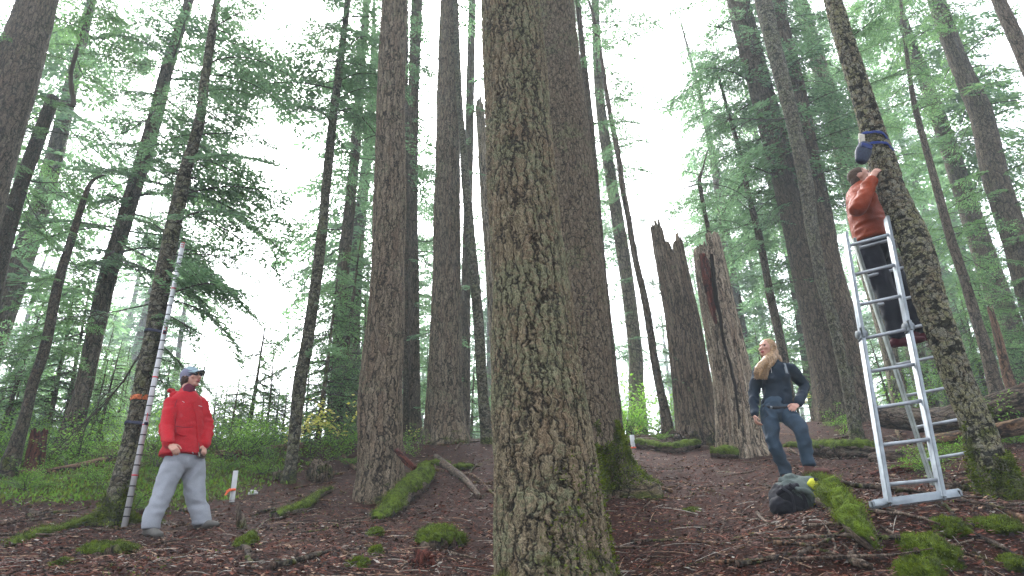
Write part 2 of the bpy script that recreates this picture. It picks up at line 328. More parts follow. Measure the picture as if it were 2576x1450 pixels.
def place_bough(mb, lod, o, az, el, L, roll=0., r=random):
    ps, L0 = PROTO[lod]; V, F, m = ps[r.randrange(len(ps))]
    d = np.array([cos(az)*cos(el), sin(az)*cos(el), sin(el)]); s = np.array([-sin(az), cos(az), 0]); up = np.cross(d, s)
    s2 = s*cos(roll)+up*sin(roll); up2 = up*cos(roll)-s*sin(roll); k = L/L0
    if r.random() < .5: V = V*np.array([1, -1, 1])
    mb.add(np.asarray(o)+(V*k)@np.array([d, s2, up2]), F, m)
def crown(mb, axis, specs, seed):       # axis: dense polyline (n,3); specs: z0,z1,n,L0,L1,az0,az1,el,lod
    r = random.Random(seed); z = axis[:, 2]
    for (z0, z1, n, L0, L1, a0, a1, el, lod) in specs:
        for k in range(n):
            f = (k+r.random())/n; h = z0+(z1-z0)*f; o = np.array([np.interp(h, z, axis[:, c]) for c in range(3)])
            az = radians(a0+(a1-a0)*((k*.618+r.random()*.25) % 1))
            place_bough(mb, lod, o, az, radians(el+r.gauss(0, 9)), (L0+(L1-L0)*f)*r.uniform(.65, 1.15), r.gauss(0, .25), r)
def bare(o, az, el, L, r0, r, depth=2, droop=.25, out=None, big=True):  # a dead branch as tubes
    mb = out or MB(); d = np.array([cos(az)*cos(el), sin(az)*cos(el), sin(el)]); n = 8; p = [np.array(o)]
    for i in range(n):
        d = nrm(d+np.array([r.gauss(0, .10), r.gauss(0, .10), r.gauss(0, .08)-droop/n])); p.append(p[-1]+d*L/n)
    p = np.array(p); t = np.linspace(0, 1, n+1); mb.add(*tube(p, r0*(1-.8*t), 5 if depth > 1 else 3, cap=depth > 1))
    if depth:
        for i in range(2, n):
            for sg in (-1, 1):
                if r.random() < .62: bare(p[i], az+sg*r.uniform(.5, 1.0), el+r.uniform(-.5, .25), L*r.uniform(.2, .42), r0*.4, r, depth-1, droop, mb)
    return mb
# ------------------------------------------------------------------ trees
TREES = []
def trunk_axis(pts, Y, ext, dY=0.):
    p = []
    for k, (x, y, w) in enumerate(pts):
        q = P(x, y, Y); yy = Y+dY*(q[2]-P(pts[0][0], pts[0][1], Y)[2]); q = P(x, y, yy); p.append([*q, 0])
    p = np.array(p)
    for k, (x, y, w) in enumerate(pts):
        i0, i1 = max(0, k-1), min(len(pts)-1, k+1); dx = pts[i1][0]-pts[i0][0]; dy = pts[i1][1]-pts[i0][1]
        p[k, 3] = w/2/pxm(p[k, :3])*abs(dy)/math.hypot(dx, dy)
    if ext:
        d = nrm(p[-1, :3]-p[-2, :3]); r1 = p[-1, 3]
        for f in (.33, .66, 1.): p = np.vstack([p, [*(p[-1, :3]+d*ext/3), max(.012, r1*(1-.75*f))]])
    return p
def trunk_mesh(name, p, mat, parent, ring=64, step=.05, flare=.25, lobes=5, lump=.04, seed=0, top=None, lobeaz=None, flareh=None):
    D = spline(p, step); d0 = nrm(D[1, :3]-D[0, :3]); b = D[0, :3]; R0 = D[0, 3]
    pre = np.array([[*(b-d0*h), R0*1.05] for h in (.5, .25)]); D = np.vstack([pre, D]); C, R = D[:, :3], D[:, 3]
    T, S, B = frames(C); a = np.linspace(0, 2*pi, ring, endpoint=False); hgt = np.concatenate([[0], np.cumsum(np.linalg.norm(np.diff(C, axis=0), axis=1))])-.5
    cir = np.stack([np.cos(a), np.sin(a)], -1); q = np.stack([np.tile(cir[:, 0], len(C)), np.tile(cir[:, 1], len(C)), np.repeat(hgt, ring)*.9], -1)
    fh = flareh or R0*1.6; fl = np.exp(-np.maximum(hgt, 0)/fh)[:, None]; r = np.random.default_rng(seed+5); ph = r.random()*6
    lob = .5+.5*np.cos(a*lobes+ph+.7*np.sin(a*2+ph)); rad = R[:, None]*(1+flare*fl*lob[None]**1.5)*(1+lump*fbm(q*np.array([1.3, 1.3, 1.1])+seed*3.1, 3).reshape(len(C), ring))
    V = C[:, None]+S[:, None]*(cir[:, 0][None, :, None]*rad[..., None])+B[:, None]*(cir[:, 1][None, :, None]*rad[..., None])
    Rm = np.mean(R); bk = np.stack([np.broadcast_to(cir[:, 0]*Rm, rad.shape), np.broadcast_to(cir[:, 1]*Rm, rad.shape), np.broadcast_to(hgt[:, None], rad.shape)], -1)+seed*1.7
    hb = np.broadcast_to(hgt[:, None], rad.shape)
    m = len(C)
    if top is not None:                # jagged broken top: slide the upper rings down per angle
        cut = top(a); H = hgt[-1]; lim = H-cut; hh = np.minimum(np.broadcast_to(hgt[:, None], rad.shape), lim[None])
        idx = np.clip(np.interp(hh.ravel(), hgt, np.arange(m)), 0, m-1); i0 = np.floor(idx).astype(int); i1 = np.minimum(i0+1, m-1); w = (idx-i0)[:, None]
        aa = np.tile(np.arange(ring), m); V = (V[i0, aa]*(1-w)+V[i1, aa]*w).reshape(m, ring, 3)
    V = V.reshape(-1, 3); i = np.arange(m-1)[:, None]*ring; j = np.arange(ring)[None]; k = (j+1) % ring
    F = [np.stack([i+j, i+k, i+ring+k, i+ring+j], -1).reshape(-1, 4)]; A = bk.reshape(-1, 3); HB = hb.reshape(-1)
    if top is None:
        V = np.vstack([V, C[-1:]]); A = np.vstack([A, A[-1:]]); HB = np.append(HB, hgt[-1]); q = np.arange(ring); F.append(np.stack([q+(m-1)*ring, (q+1) % ring+(m-1)*ring, np.full(ring, m*ring)], -1))
    else:                              # hollow inside wall
        n0 = len(V); dep = min(1.2, hgt[-1]*.4); inner = V.reshape(-1, 3)[(m-1)*ring:m*ring]; cc = inner.mean(0)
        V1 = inner*.78+cc*.22; V1[:, 2] = inner[:, 2]-.02; V2 = C[-1]+(inner-cc)*.5-T[-1]*dep; V2[:, 2] = C[-1][2]-dep
        V = np.vstack([V, V1, V2, V2.mean(0)[None]]); A = np.vstack([A, A[(m-1)*ring:m*ring], A[(m-1)*ring:m*ring]*.5, A[:1]]); HB = np.concatenate([HB, np.full(2*ring+1, 3.)])
        q = np.arange(ring); w = (q+1) % ring; t0 = (m-1)*ring
        F.append(np.stack([t0+q, t0+w, n0+w, n0+q], -1)); F.append(np.stack([n0+q, n0+w, n0+ring+w, n0+ring+q], -1)); F.append(np.stack([n0+ring+q, n0+ring+w, np.full(ring, n0+2*ring)], -1))
    mb = MB(); mb.add(V, F, 0, A); o = mb.build(name, mat, parent, attr='bk')
    at = o.data.attributes.new('hb', 'FLOAT_VECTOR', 'POINT'); at.data.foreach_set('vector', np.stack([HB, 0*HB, 0*HB], -1).ravel().astype(np.float32))
    return o, D
def tree(name, label, mat, Y, pts, ext=6., cr=(), fol='fol', bares=(), seed=0, dY=0., group=None, step=.06, ring=48, **kw):
    p = trunk_axis(pts, Y, ext, dY); b = p[0, :3].copy(); t = thing(name, label, 'tree', b, group)
    o, D = trunk_mesh('trunk', p, M[mat], t, ring=ring, step=step, seed=seed, **kw)
    ax = spline(p[:, :3], .2); zt = ax[-1, 2]; zy = lambda y: zt if y is None else float(np.interp(-y, [-q[1] for q in pts], p[:len(pts), 2])) if y >= pts[-1][1] else zt
    if cr:
        mb = MB(); crown(mb, ax, [(zy(c[0]), zy(c[1]), *c[2:]) for c in cr], seed+100)
        mb.build('crown', [M[fol], M['twig']], t, smooth=False)
    r = random.Random(seed+50)
    for (y, az, el, L, r0) in bares:
        z = zy(y); q = np.array([np.interp(z, ax[:, 2], ax[:, c]) for c in range(3)])
        bare(q, radians(az), radians(el), L, r0, r).build('branch', M['twig'], t)
    TREES.append(t); return t
# ------------------------------------------------------------------ the named trees (pixel path bottom to top, width)
tree('conifer_tree', 'thick brown trunk leaning out of the left edge at the top left corner', 'fiss2', 8.6, [(-340, 1265, 146), (-180, 860, 138), (-105, 660, 132), (-25, 366, 122), (34, 200, 110), (98, 0, 84)], 6,
     [(420, 60, 9, 1.0, 1.2, 100, 260, -5, 'HI'), (60, None, 14, 1.6, 1.4, 0, 360, -5, 'HI')], 'fol2', [(300, 200, 10, 1.2, .012)], seed=1)
t2 = tree('conifer_tree', 'dark left trunk whose top breaks off below a crooked upright limb', 'thin', 9.6, [(-120, 1180, 60), (-5, 670, 44), (48, 483, 34), (92, 360, 32), (134, 246, 30)], 0,
     [(560, 250, 16, 1.0, 1.2, 0, 360, -14, 'HI')], 'fol2', [(300, 190, 5, 1.0, .012), (330, 20, 10, 1.4, .012), (450, 0, -20, 1.6, .014), (520, 170, 0, 1., .01), (470, 10, -45, 1.3, .012)], seed=2)
q = np.array([[*P(x, y, 9.6), w/2/160] for x, y, w in ((132, 262, 13), (158, 262, 13), (184, 266, 14), (181, 230, 13), (178, 190, 12), (190, 140, 11), (215, 60, 11), (238, -20, 10), (265, -130, 8), (290, -260, 5))])
D_ = spline(q, .06); mb = MB(); mb.add(*tube(D_[:, :3], D_[:, 3]*(1+.12*fbm(D_[:, :3]*9)), 10)); mb.build('limb', M['thin'], t2)
mb = MB(); crown(mb, D_[6:, :3], [(P(185, 200, 9.6)[2], P(290, -260, 9.6)[2], 26, 1.3, 1.0, 0, 360, -10, 'HI')], 77); mb.build('crown', [M['fol2'], M['twig']], t2, smooth=False)
tree('conifer_tree', 'slender leaning tree with a curved bare top, third trunk from the left edge', 'thin', 9.2, [(28, 1158, 38), (47, 1100, 33), (63, 1050, 27), (83, 966, 25), (116, 866, 25), (146, 716, 22), (186, 583, 18), (212, 500, 14), (232, 456, 10), (262, 440, 7)], 0,
     [(900, 470, 16, .9, .7, 0, 360, -15, 'HI')], 'fol2', [(480, 10, 20, 1.1, .010), (520, 190, 20, .9, .008), (560, 10, 5, 1.3, .01)], seed=3)
tree('conifer_tree', 'straight brown trunk leaning right, rising behind the lichened tree with the measuring pole', 'fiss2', 11.3, [(170, 1128, 58), (190, 1050, 46), (213, 966, 40), (266, 716, 42), (310, 566, 38), (340, 466, 36), (390, 300, 34), (423, 166, 30), (466, 33, 24), (476, 0, 22)], 7,
     [(900, 420, 16, 1.8, 2.0, 150, 300, -18, 'HI'), (700, 60, 28, 2.9, 3.1, -50, 70, -12, 'HI'), (420, 0, 18, 1.8, 1.8, 120, 260, -16, 'HI'), (0, None, 30, 2.2, 1.2, 0, 360, -10, 'MI')], 'fol',
     [(400, 0, -8, 1.5, .016), (360, 10, -25, 1.8, .018), (300, 180, -15, 1.4, .012), (640, 180, -20, 1.2, .01), (270, -5, 4, .9, .008), (120, 0, 0, 1.0, .01), (165, 5, -5, 1.0, .01)], seed=4)
T5 = tree('conifer_tree', 'lichen blotched leaning tree with the white measuring pole strapped to it', 'lich', 6.8, [(284, 1322, 66), (297, 1260, 55), (311, 1200, 50), (338, 1083, 42), (357, 983, 42), (370, 920, 43), (386, 850, 41), (403, 733, 38), (430, 600, 36), (456, 483, 33), (466, 433, 30), (500, 316, 25), (516, 200, 21), (533, 83, 19), (546, 0, 16)], 4,
     [(1000, 640, 7, .9, 1.1, -30, 50, -24, 'HI'), (780, 300, 14, 1.5, 1.5, -45, 60, -10, 'HI'), (300, 0, 12, 1.2, 1.0, -40, 70, -4, 'HI'), (500, 100, 8, .8, .8, 130, 230, -10, 'HI'), (0, None, 9, 1.2, .6, 0, 360, -5, 'HI')], 'fol',
     [(860, 175, -35, 1.5, .014), (760, 185, -25, 1.2, .01), (690, 5, -5, 1.0, .009), (640, 0, -14, 1.1, .009), (400, -10, -35, 1.0, .008), (540, 175, 8, .9, .008)], seed=5, lump=.09, ring=72, step=.035, flare=.7, flareh=.16)
tree('conifer_tree', 'slim knotty trunk leaning right in the pale gap left of the big trunks', 'lich', 9.2, [(726, 1219, 36), (736, 1140, 30), (744, 1066, 29), (754, 966, 30), (770, 883, 30), (790, 750, 27), (807, 616, 25), (819, 483, 22), (834, 333, 20), (850, 200, 19), (868, 60, 15), (875, 0, 14)], 5,
     [(960, 560, 6, .7, .7, -60, 60, -12, 'HI'), (330, 0, 34, 1.5, 1.6, 0, 360, -8, 'HI'), (0, None, 16, 1.3, .7, 0, 360, -5, 'HI')], 'fol', [(640, 185, -5, .7, .006), (300, 0, -5, 1., .008), (900, 175, -10, .5, .005)], seed=6, lump=.1, ring=48, step=.04)
tree('conifer_tree', 'hazy straight trunk standing right behind the slim knotty one', 'fiss2', 14.5, [(842, 1110, 48), (846, 1040, 40), (850, 966, 38), (862, 700, 32), (874, 583, 29), (884, 483, 26), (900, 300, 23), (910, 150, 19), (924, 0, 16)], 8,
     [(1000, 520, 26, 2.0, 2.2, 0, 360, -16, 'MI'), (500, 0, 36, 2.2, 2.0, 0, 360, -12, 'MI'), (0, None, 24, 2., 1., 0, 360, -10, 'MI')], 'fol', [(400, 0, -10, 1.5, .014), (650, 10, -10, 1.6, .012)], seed=7)
tree('conifer_tree', 'big furrowed trunk, leftmost of the massive ones, a mossy log against its foot', 'fiss', 8.3, [(952, 1258, 124), (956, 1180, 112), (957, 1100, 110), (958, 966, 105), (974, 733, 86), (980, 483, 78), (984, 233, 68), (992, 0, 60)], 9,
     [(-200, None, 20, 2., 1.6, 0, 360, -5, 'MI')], 'fol', [(340, 170, 8, .6, .012), (130, 0, -10, .9, .01)], seed=8, ring=160, step=.025, flare=.12, lump=.05)
tree('conifer_tree', 'dark trunk in the shadow just right of the leftmost massive one', 'fiss2', 13.5, [(1040, 1125, 52), (1040, 1050, 38), (1040, 966, 34), (1039, 733, 30), (1035, 483, 30), (1040, 250, 27), (1049, 0, 27)], 8,
     [(1040, 600, 10, 1.3, 1.3, -60, 60, -12, 'MI'), (500, 100, 14, 1.6, 1.4, -60, 80, -12, 'MI'), (0, None, 18, 2., 1., 0, 360, -8, 'MI')], 'fol', [(200, -10, -12, 1.5, .014), (610, -10, -5, 1.3, .012), (330, -5, 8, 1.3, .012)], seed=9)
tree('conifer_tree', 'very thin dark stem squeezed between two trunks left of centre', 'thin', 12.8, [(1022, 1120, 17), (1021, 966, 14), (1021, 483, 12), (1022, 200, 10), (1022, 0, 9)], 5, [(500, None, 10, 1., .6, 0, 360, -8, 'MI')], seed=10)
tree('conifer_tree', 'massive furrowed trunk with a wide foot on the crest left of centre', 'fiss', 12.3, [(1124, 1113, 118), (1122, 1060, 98), (1120, 966, 87), (1123, 733, 73), (1126, 483, 64), (1127, 233, 54), (1130, 0, 44)], 9,
     [(40, -60, 4, .9, .9, 100, 300, -6, 'MI'), (0, None, 26, 2.2, 1.2, 0, 360, -8, 'MI')], 'fol', [(640, 180, 4, 1.4, .014), (110, 180, 6, 1.4, .014), (30, 200, 5, 1.3, .012)], seed=11, ring=140, step=.04, flare=.18, lump=.05)
tree('conifer_tree', 'slim leaning stem crossing behind the massive trunk on the crest', 'lich', 12.0, [(1228, 1116, 34), (1220, 1040, 28), (1213, 966, 26), (1203, 800, 26), (1187, 633, 24), (1174, 483, 22), (1164, 350, 16), (1155, 233, 15), (1146, 0, 12)], 5,
     [(-60, None, 10, 1.2, .6, 0, 360, -5, 'MI')], 'fol', [(770, 180, -12, .5, .006)], seed=12, lump=.08, step=.04)
tree('conifer_tree', 'upright grey trunk showing in the slot right of the massive crest trunk', 'fiss2', 16., [(1168, 1105, 30), (1172, 716, 23), (1178, 483, 21), (1183, 233, 21), (1188, 0, 17)], 8,
     [(1000, 300, 20, 1.4, 1.6, 0, 360, -14, 'MI'), (300, None, 34, 1.8, 1., 0, 360, -10, 'MI')], 'fol', [], seed=13)
_r3 = random.Random(3)
tree('dead_snag', 'tall broken grey snag partly hidden behind the nearest trunk', 'snag', 15., [(1262, 1100, 40), (1245, 800, 32), (1222, 483, 27), (1205, 246, 20)], 0, seed=14, top=lambda a: .25+.25*np.sin(a*2+1)+.1*np.sin(a*7))
T14 = tree('conifer_tree', 'nearest and largest trunk in the centre with flaky pinkish bark and pale lichen', 'main', 4.75, [(1396, 1512, 318), (1390, 1450, 294), (1373, 1200, 258), (1350, 966, 225), (1335, 733, 197), (1314, 483, 176), (1298, 233, 157), (1284, 0, 142)], 9,
     [(-600, None, 16, 2., 1.4, 0, 360, 0, 'MI')], 'fol', [], seed=15, ring=380, step=.0085, flare=.10, lump=.06, lobes=4)
T15 = tree('conifer_tree', 'second huge trunk behind the nearest one, with bright moss on its root flares', 'second', 7.4, [(1487, 1242, 218), (1478, 1160, 200), (1466, 1080, 182), (1457, 966, 170), (1449, 733, 148), (1433, 483, 130), (1408, 233, 118), (1388, 0, 106)], 9,
     [(-300, None, 18, 2., 1.4, 0, 360, 0, 'MI')], 'fol', [], seed=16, ring=220, step=.018, flare=.75, lobes=7, flareh=.22, lump=.05)
tree('conifer_tree', 'dark thin stem hugging the right edge of the second huge trunk', 'thin', 9.8, [(1556, 1100, 26), (1538, 900, 22), (1517, 700, 20), (1500, 483, 17), (1488, 333, 16), (1474, 200, 15), (1452, 0, 13)], 4,
     [(330, None, 10, 1.1, .8, 0, 360, 0, 'HI')], 'fol', [(200, 15, 25, 1.1, .012), (70, 10, 20, .9, .01)], seed=17, lump=.08)
tree('conifer_tree', 'pale hazy trunk right of centre with a bright green spray hanging over it', 'pale', 15.5, [(1606, 1092, 50), (1604, 1033, 43), (1600, 966, 38), (1598, 883, 35), (1574, 683, 33), (1545, 500, 30), (1519, 333, 26), (1505, 200, 23), (1497, 0, 18)], 7,
     [(900, 700, 5, .9, .9, 200, 300, -20, 'MI'), (640, 400, 10, 1.2, 1.4, 100, 320, -16, 'MI'), (430, -50, 60, 2.1, 2.2, 0, 360, -12, 'MI'), (0, None, 24, 2., 1.2, 0, 360, -8, 'MI')], 'fol', [(90, 10, 25, 2.0, .014)], seed=18)
tree('conifer_tree', 'slim dark leaning tree just left of the two broken snags, its top forking', 'fiss2', 12.0, [(1680, 1098, 32), (1672, 1033, 24), (1648, 916, 20), (1624, 766, 18), (1598, 650, 15), (1581, 550, 14), (1568, 483, 13.5), (1554, 383, 13), (1534, 283, 11), (1518, 183, 9), (1504, 83, 7), (1480, 0, 5)], 1,
     [(1000, 560, 14, .8, .7, -60, 70, -14, 'HI'), (560, 300, 7, .6, .5, 0, 360, -10, 'HI'), (100, None, 5, .7, .6, 0, 360, 0, 'HI')], 'fol', [(88, 15, 35, 1.2, .012), (185, 165, 30, 1.0, .010), (120, 0, 15, .9, .007)], seed=19, lump=.07, step=.04)
def top19(a):                          # cut depth below the highest spike, by angle round the trunk
    c = np.cos(a); return np.where(c < -.45, .06+.22*np.abs(np.sin(a*9+1)), np.where(c < .55, .72+.14*np.sin(a*11), .42+.34*np.abs(np.sin(a*7))))+.04*np.sin(a*23)
tree('dead_snag', 'tall dead snag with a jagged notched top, left of the two broken snags', 'snagd', 11.6, [(1760, 1104, 126), (1752, 1060, 106), (1740, 966, 96), (1716, 800, 82), (1700, 716, 78), (1683, 630, 74), (1668, 556, 66)], 0, seed=20, ring=200, step=.03, top=top19, flare=.12)
def top20(a):
    c = np.cos(a); return np.where(c < -.35, .28+.14*np.abs(np.sin(a*9)), .03+.1*np.abs(np.sin(a*6+.5)))+.03*np.sin(a*21)
T20 = tree('dead_snag', 'pale dead snag with a dark crack and rotten red side, right of the two snags', 'snag', 10.4, [(1866, 1146, 122), (1860, 1100, 106), (1845, 966, 98), (1825, 866, 90), (1795, 716, 80), (1783, 640, 72), (1775, 590, 62)], 0, seed=21, ring=200, step=.03, top=top20, flare=.18)
tree('conifer_tree', 'small dark leafless top with radiating branches rising behind the pale snag', 'thin', 11.4, [(1800, 700, 10), (1783, 585, 10), (1770, 520, 10), (1760, 455, 9), (1768, 425, 5)], .5,
     [(620, 430, 12, 1., .8, 0, 360, -10, 'HI')], 'fol', [(462, 200, -22, 1.5, .018), (455, 175, 10, 1.1, .012), (452, 60, 35, .7, .012), (462, -5, -3, 1.4, .012), (520, 200, -30, 1.0, .01), (440, 150, 30, .6, .01)], seed=22, step=.04)
tree('conifer_tree', 'slim leaning trunk seen above the blond woman', 'fiss2', 13.5, [(1990, 1070, 28), (1978, 950, 24), (1965, 866, 22), (1939, 749, 20), (1930, 700, 18), (1907, 583, 17), (1881, 483, 13), (1861, 383, 11), (1837, 300, 9), (1814, 216, 7)], 1,
     [(760, 480, 22, 1.3, 1.5, 0, 360, -14, 'MI'), (480, None, 34, 1.7, 1.2, 0, 360, -10, 'MI')], 'fol', [(216, 20, 25, 1.4, .014), (560, 180, -5, 1.4, .01)], seed=23)
tree('conifer_tree', 'wide dark trunk behind the blond woman, leaning left', 'fiss2', 12.8, [(2096, 1062, 84), (2086, 980, 74), (2066, 850, 76), (2031, 676, 76), (1994, 525, 70), (1970, 429, 66), (1938, 312, 61), (1896, 156, 57), (1856, 0, 52)], 8,
     [(560, 0, 60, 2.1, 2.3, 0, 360, -12, 'MI'), (0, None, 20, 2.2, 1.2, 0, 360, -6, 'MI')], 'fol', [(90, 185, 5, 1.6, .02), (330, 200, -12, 1.3, .01)], seed=24, ring=90, step=.05)
tree('conifer_tree', 'twisting lichened stem in front of the pair of dark trunks left of the ladder', 'lich', 10.4, [(2158, 1110, 34), (2146, 1040, 30), (2135, 980, 29), (2115, 893, 27), (2096, 806, 27), (2070, 720, 27), (2042, 566, 30), (2030, 480, 33), (2005, 351, 35), (1977, 234, 36), (1946, 117, 37), (1920, 0, 40)], 7,
     [(-100, None, 14, 1.8, 1.2, 0, 360, -5, 'MI')], 'fol', [(300, 190, -10, 1.8, .018), (95, 180, -14, 1.4, .016), (480, 210, -40, 1.4, .01), (210, 5, 15, 1.5, .014), (160, 185, 40, 1.2, .012)], seed=25, lump=.09, ring=60, step=.04)
tree('conifer_tree', 'brown trunk directly left of the ladder, behind the twisting stem', 'fiss2', 12.2, [(2177, 1078, 58), (2163, 980, 50), (2139, 850, 52), (2093, 676, 50), (2069, 546, 48), (2031, 351, 42), (2000, 195, 37), (1971, 78, 33), (1957, 0, 31)], 8,
     [(520, 0, 26, 1.5, 1.6, -60, 80, -12, 'MI'), (0, None, 20, 2., 1.2, 0, 360, -6, 'MI')], 'fol', [(430, 10, -10, 1., .01)], seed=26, ring=60)
tree('conifer_tree', 'pale trunk rising behind the man on the ladder', 'pale', 14.5, [(2280, 1048, 56), (2264, 1000, 42), (2240, 900, 36), (2215, 790, 38), (2190, 700, 41), (2165, 580, 46), (2140, 450, 50), (2124, 390, 50), (2104, 312, 43), (2070, 195, 39), (2036, 78, 36), (2012, 0, 34)], 8,
     [(700, 150, 22, 1.3, 1.6, 0, 360, -14, 'MI'), (150, None, 24, 2., 1.2, 0, 360, -10, 'MI')], 'fol', [(290, 0, 10, 1.4, .012)], seed=27, ring=60)
tree('conifer_tree', 'dark trunk seen between the ladder rails below the man', 'fiss2', 16., [(2338, 1045, 50), (2330, 1000, 44), (2300, 880, 42), (2262, 700, 38), (2216, 500, 30), (2150, 250, 24), (2090, 0, 18)], 5,
     [(960, 300, 30, 1.6, 1.8, 0, 360, -14, 'MI'), (300, None, 26, 1.8, 1.2, 0, 360, -10, 'MI')], 'fol2', [], seed=28)
T28 = tree('conifer_tree', 'mossy lichen patched tree beside the ladder, leaning left, blue strap around it', 'mossy', 5.2, [(2524, 1262, 108), (2494, 1183, 84), (2463, 1083, 76), (2415, 966, 75), (2380, 866, 76), (2338, 750, 75), (2303, 616, 74), (2240, 476, 64), (2227, 433, 64), (2191, 316, 54), (2150, 183, 49), (2113, 67, 42), (2094, 0, 38)], 4,
     [(250, 60, 5, .6, .6, -50, 40, 5, 'HI'), (-100, None, 12, 1.2, .8, 0, 360, 0, 'HI')], 'fol', [], seed=29, lump=.10, ring=130, step=.02, flare=.35)
tree('conifer_tree', 'slim bare leaning trunk in the bright gap right of the mossy ladder tree', 'fiss2', 12.6, [(2514, 1015, 36), (2498, 950, 31), (2481, 883, 28), (2455, 800, 25), (2425, 700, 23), (2392, 600, 22), (2355, 466, 18), (2332, 383, 15), (2305, 283, 13), (2292, 216, 10), (2278, 110, 8), (2265, 0, 7)], 2,
     [(900, 560, 16, 1.3, 1.2, -80, 80, -16, 'MI'), (300, None, 28, 1.5, .9, 0, 360, -10, 'MI')], 'fol2', [(245, 15, 12, 1.3, .012), (280, 5, 35, 1.4, .014), (350, 10, 15, 1.2, .01), (545, 10, 20, 1., .01), (760, 10, 10, 1.2, .008)], seed=30)
tree('conifer_tree', 'thick shaded trunk emerging from foliage near the right edge', 'fiss2', 13.5, [(2650, 900, 66), (2600, 760, 64), (2560, 620, 61), (2505, 450, 58), (2472, 300, 52), (2430, 200, 46), (2390, 100, 42), (2355, 0, 38)], 8,
     [(800, 380, 24, 1.8, 2.0, 0, 360, -14, 'MI'), (340, -20, 50, 2.0, 2.1, 0, 360, -12, 'MI'), (0, None, 22, 2.2, 1.4, 0, 360, -8, 'MI')], 'fol2', [(350, 180, 10, 1.5, .014)], seed=31)
tree('conifer_tree', 'trunk cutting across the top right corner of the view', 'fiss2', 9.2, [(2900, 900, 70), (2760, 560, 56), (2640, 280, 44), (2562, 110, 36), (2512, 0, 30)], 7,
     [(-60, None, 22, 2., 1.4, 0, 360, -8, 'HI')], 'fol2', [], seed=32)
tree('dead_snag', 'short thin broken stem left of the dark fallen log at the right edge', 'logr', 11., [(2556, 1000, 30), (2535, 949, 25), (2511, 849, 18), (2488, 768, 13)], 0, seed=33, top=lambda a: .08+.07*np.sin(a*3))
tree('dead_snag', 'small rotten red stump stub in the undergrowth at the far left', 'red', 9.8, [(90, 1135, 36), (96, 1100, 34), (100, 1078, 34)], 0, seed=34, top=lambda a: .07+.06*np.sin(a*5))
# ------------------------------------------------------------------ conifers farther back, shared crowns
def proto_far(seed, H, n, L, z0, lod='LO'):
    r = random.Random(seed); ax = np.array([[.15*sin(h*.3+seed), .12*cos(h*.4), h] for h in np.linspace(0, H, 30)]); mb = MB()
    crown(mb, ax, [(z0, H*.75, int(n*.7), L, L*.8, 0, 360*7, -14, lod), (H*.75, H*.995, int(n*.3), L*.75, L*.12, 0, 360*5, -5, lod)], seed)
    tb = MB(); R = .016*H*(1-np.linspace(0, 1, 30)*.92); V, F = tube(ax, R, 12); V[:12, 2] -= .8; A = V*np.array([1, 1, 1]); tb.add(V, F, 0, A)
    return mb, tb
_z = [0., 0, 0]
def far_tree(i, x, y, s, rz, name, label, group, mb, tb, cache={}):
    fm = 'fol2' if name == 'young_fir' else 'fol'
    z = float(gz(x, y, False)[0]); t = thing(name, label, 'tree', (x, y, z-.05), group); t.scale = (s, s, s); t.rotation_euler = (0, 0, rz)
    key = id(mb)
    if key not in cache:
        E_ = bpy.data.objects.new('tmp', None); E_['_o'] = [0., 0, 0]
        a = mb.build('crown', [M[fm], M['twig']], E_, smooth=False); b = tb.build('trunk', M['fiss2'], E_, attr='bk'); bpy.data.objects.remove(E_); a.parent = t; b.parent = t; cache[key] = (a, b)
    else:
        for o in cache[key]: c = o.copy(); COL.objects.link(c); c.parent = t
    TREES.append(t); return t
FP = [proto_far(40, 22, 135, 2.7, 5.), proto_far(41, 24, 130, 2.9, 7.5), proto_far(42, 20, 140, 2.5, 3.)]
rr = random.Random(9)
FAR = [(-60, 15), (60, 34), (250, 31), (330, 27), (120, 42), (430, 25), (20, 33), (280, 34), (700, 78), (560, 80), (880, 22), (905, 32), (1010, 24), (1100, 30), (1230, 26), (1210, 45), (1060, 48), (930, 60), (620, 110),
       (1540, 26), (1500, 38), (1690, 55), (1590, 62), (1900, 23), (1850, 26), (1960, 30), (2060, 22), (1790, 40), (2180, 28), (2260, 36), (2400, 23), (2480, 26), (2560, 25), (2350, 30), (2620, 17), (2120, 45), (2440, 45), (2010, 60)]+[(x_, 62+(x_*7 % 53)) for x_ in range(-300, 2900, 150) if not 500 < x_ < 850]
for i, (px, Y) in enumerate(FAR):
    Y = Y*1.25 if Y > 24 else Y; x = P(px, 1000, Y)[0]; mbp, tbp = FP[i % 3]
    if px < 620: lb, g = 'hazy conifer in the misty wood on the left side', 'misty conifers behind the left trunks'
    elif px < 1400: lb, g = 'hazy conifer in the mist behind the middle trunks', 'misty conifers behind the middle trunks'
    elif px < 1850: lb, g = 'hazy conifer in the mist behind the two snags', 'misty conifers behind the snags'
    else: lb, g = 'hazy conifer in the misty wood on the right side', 'misty conifers behind the right trunks'
    far_tree(i, x, Y, rr.uniform(.85, 1.2), rr.uniform(0, 6.28), 'distant_conifer', lb, g, mbp, tbp)
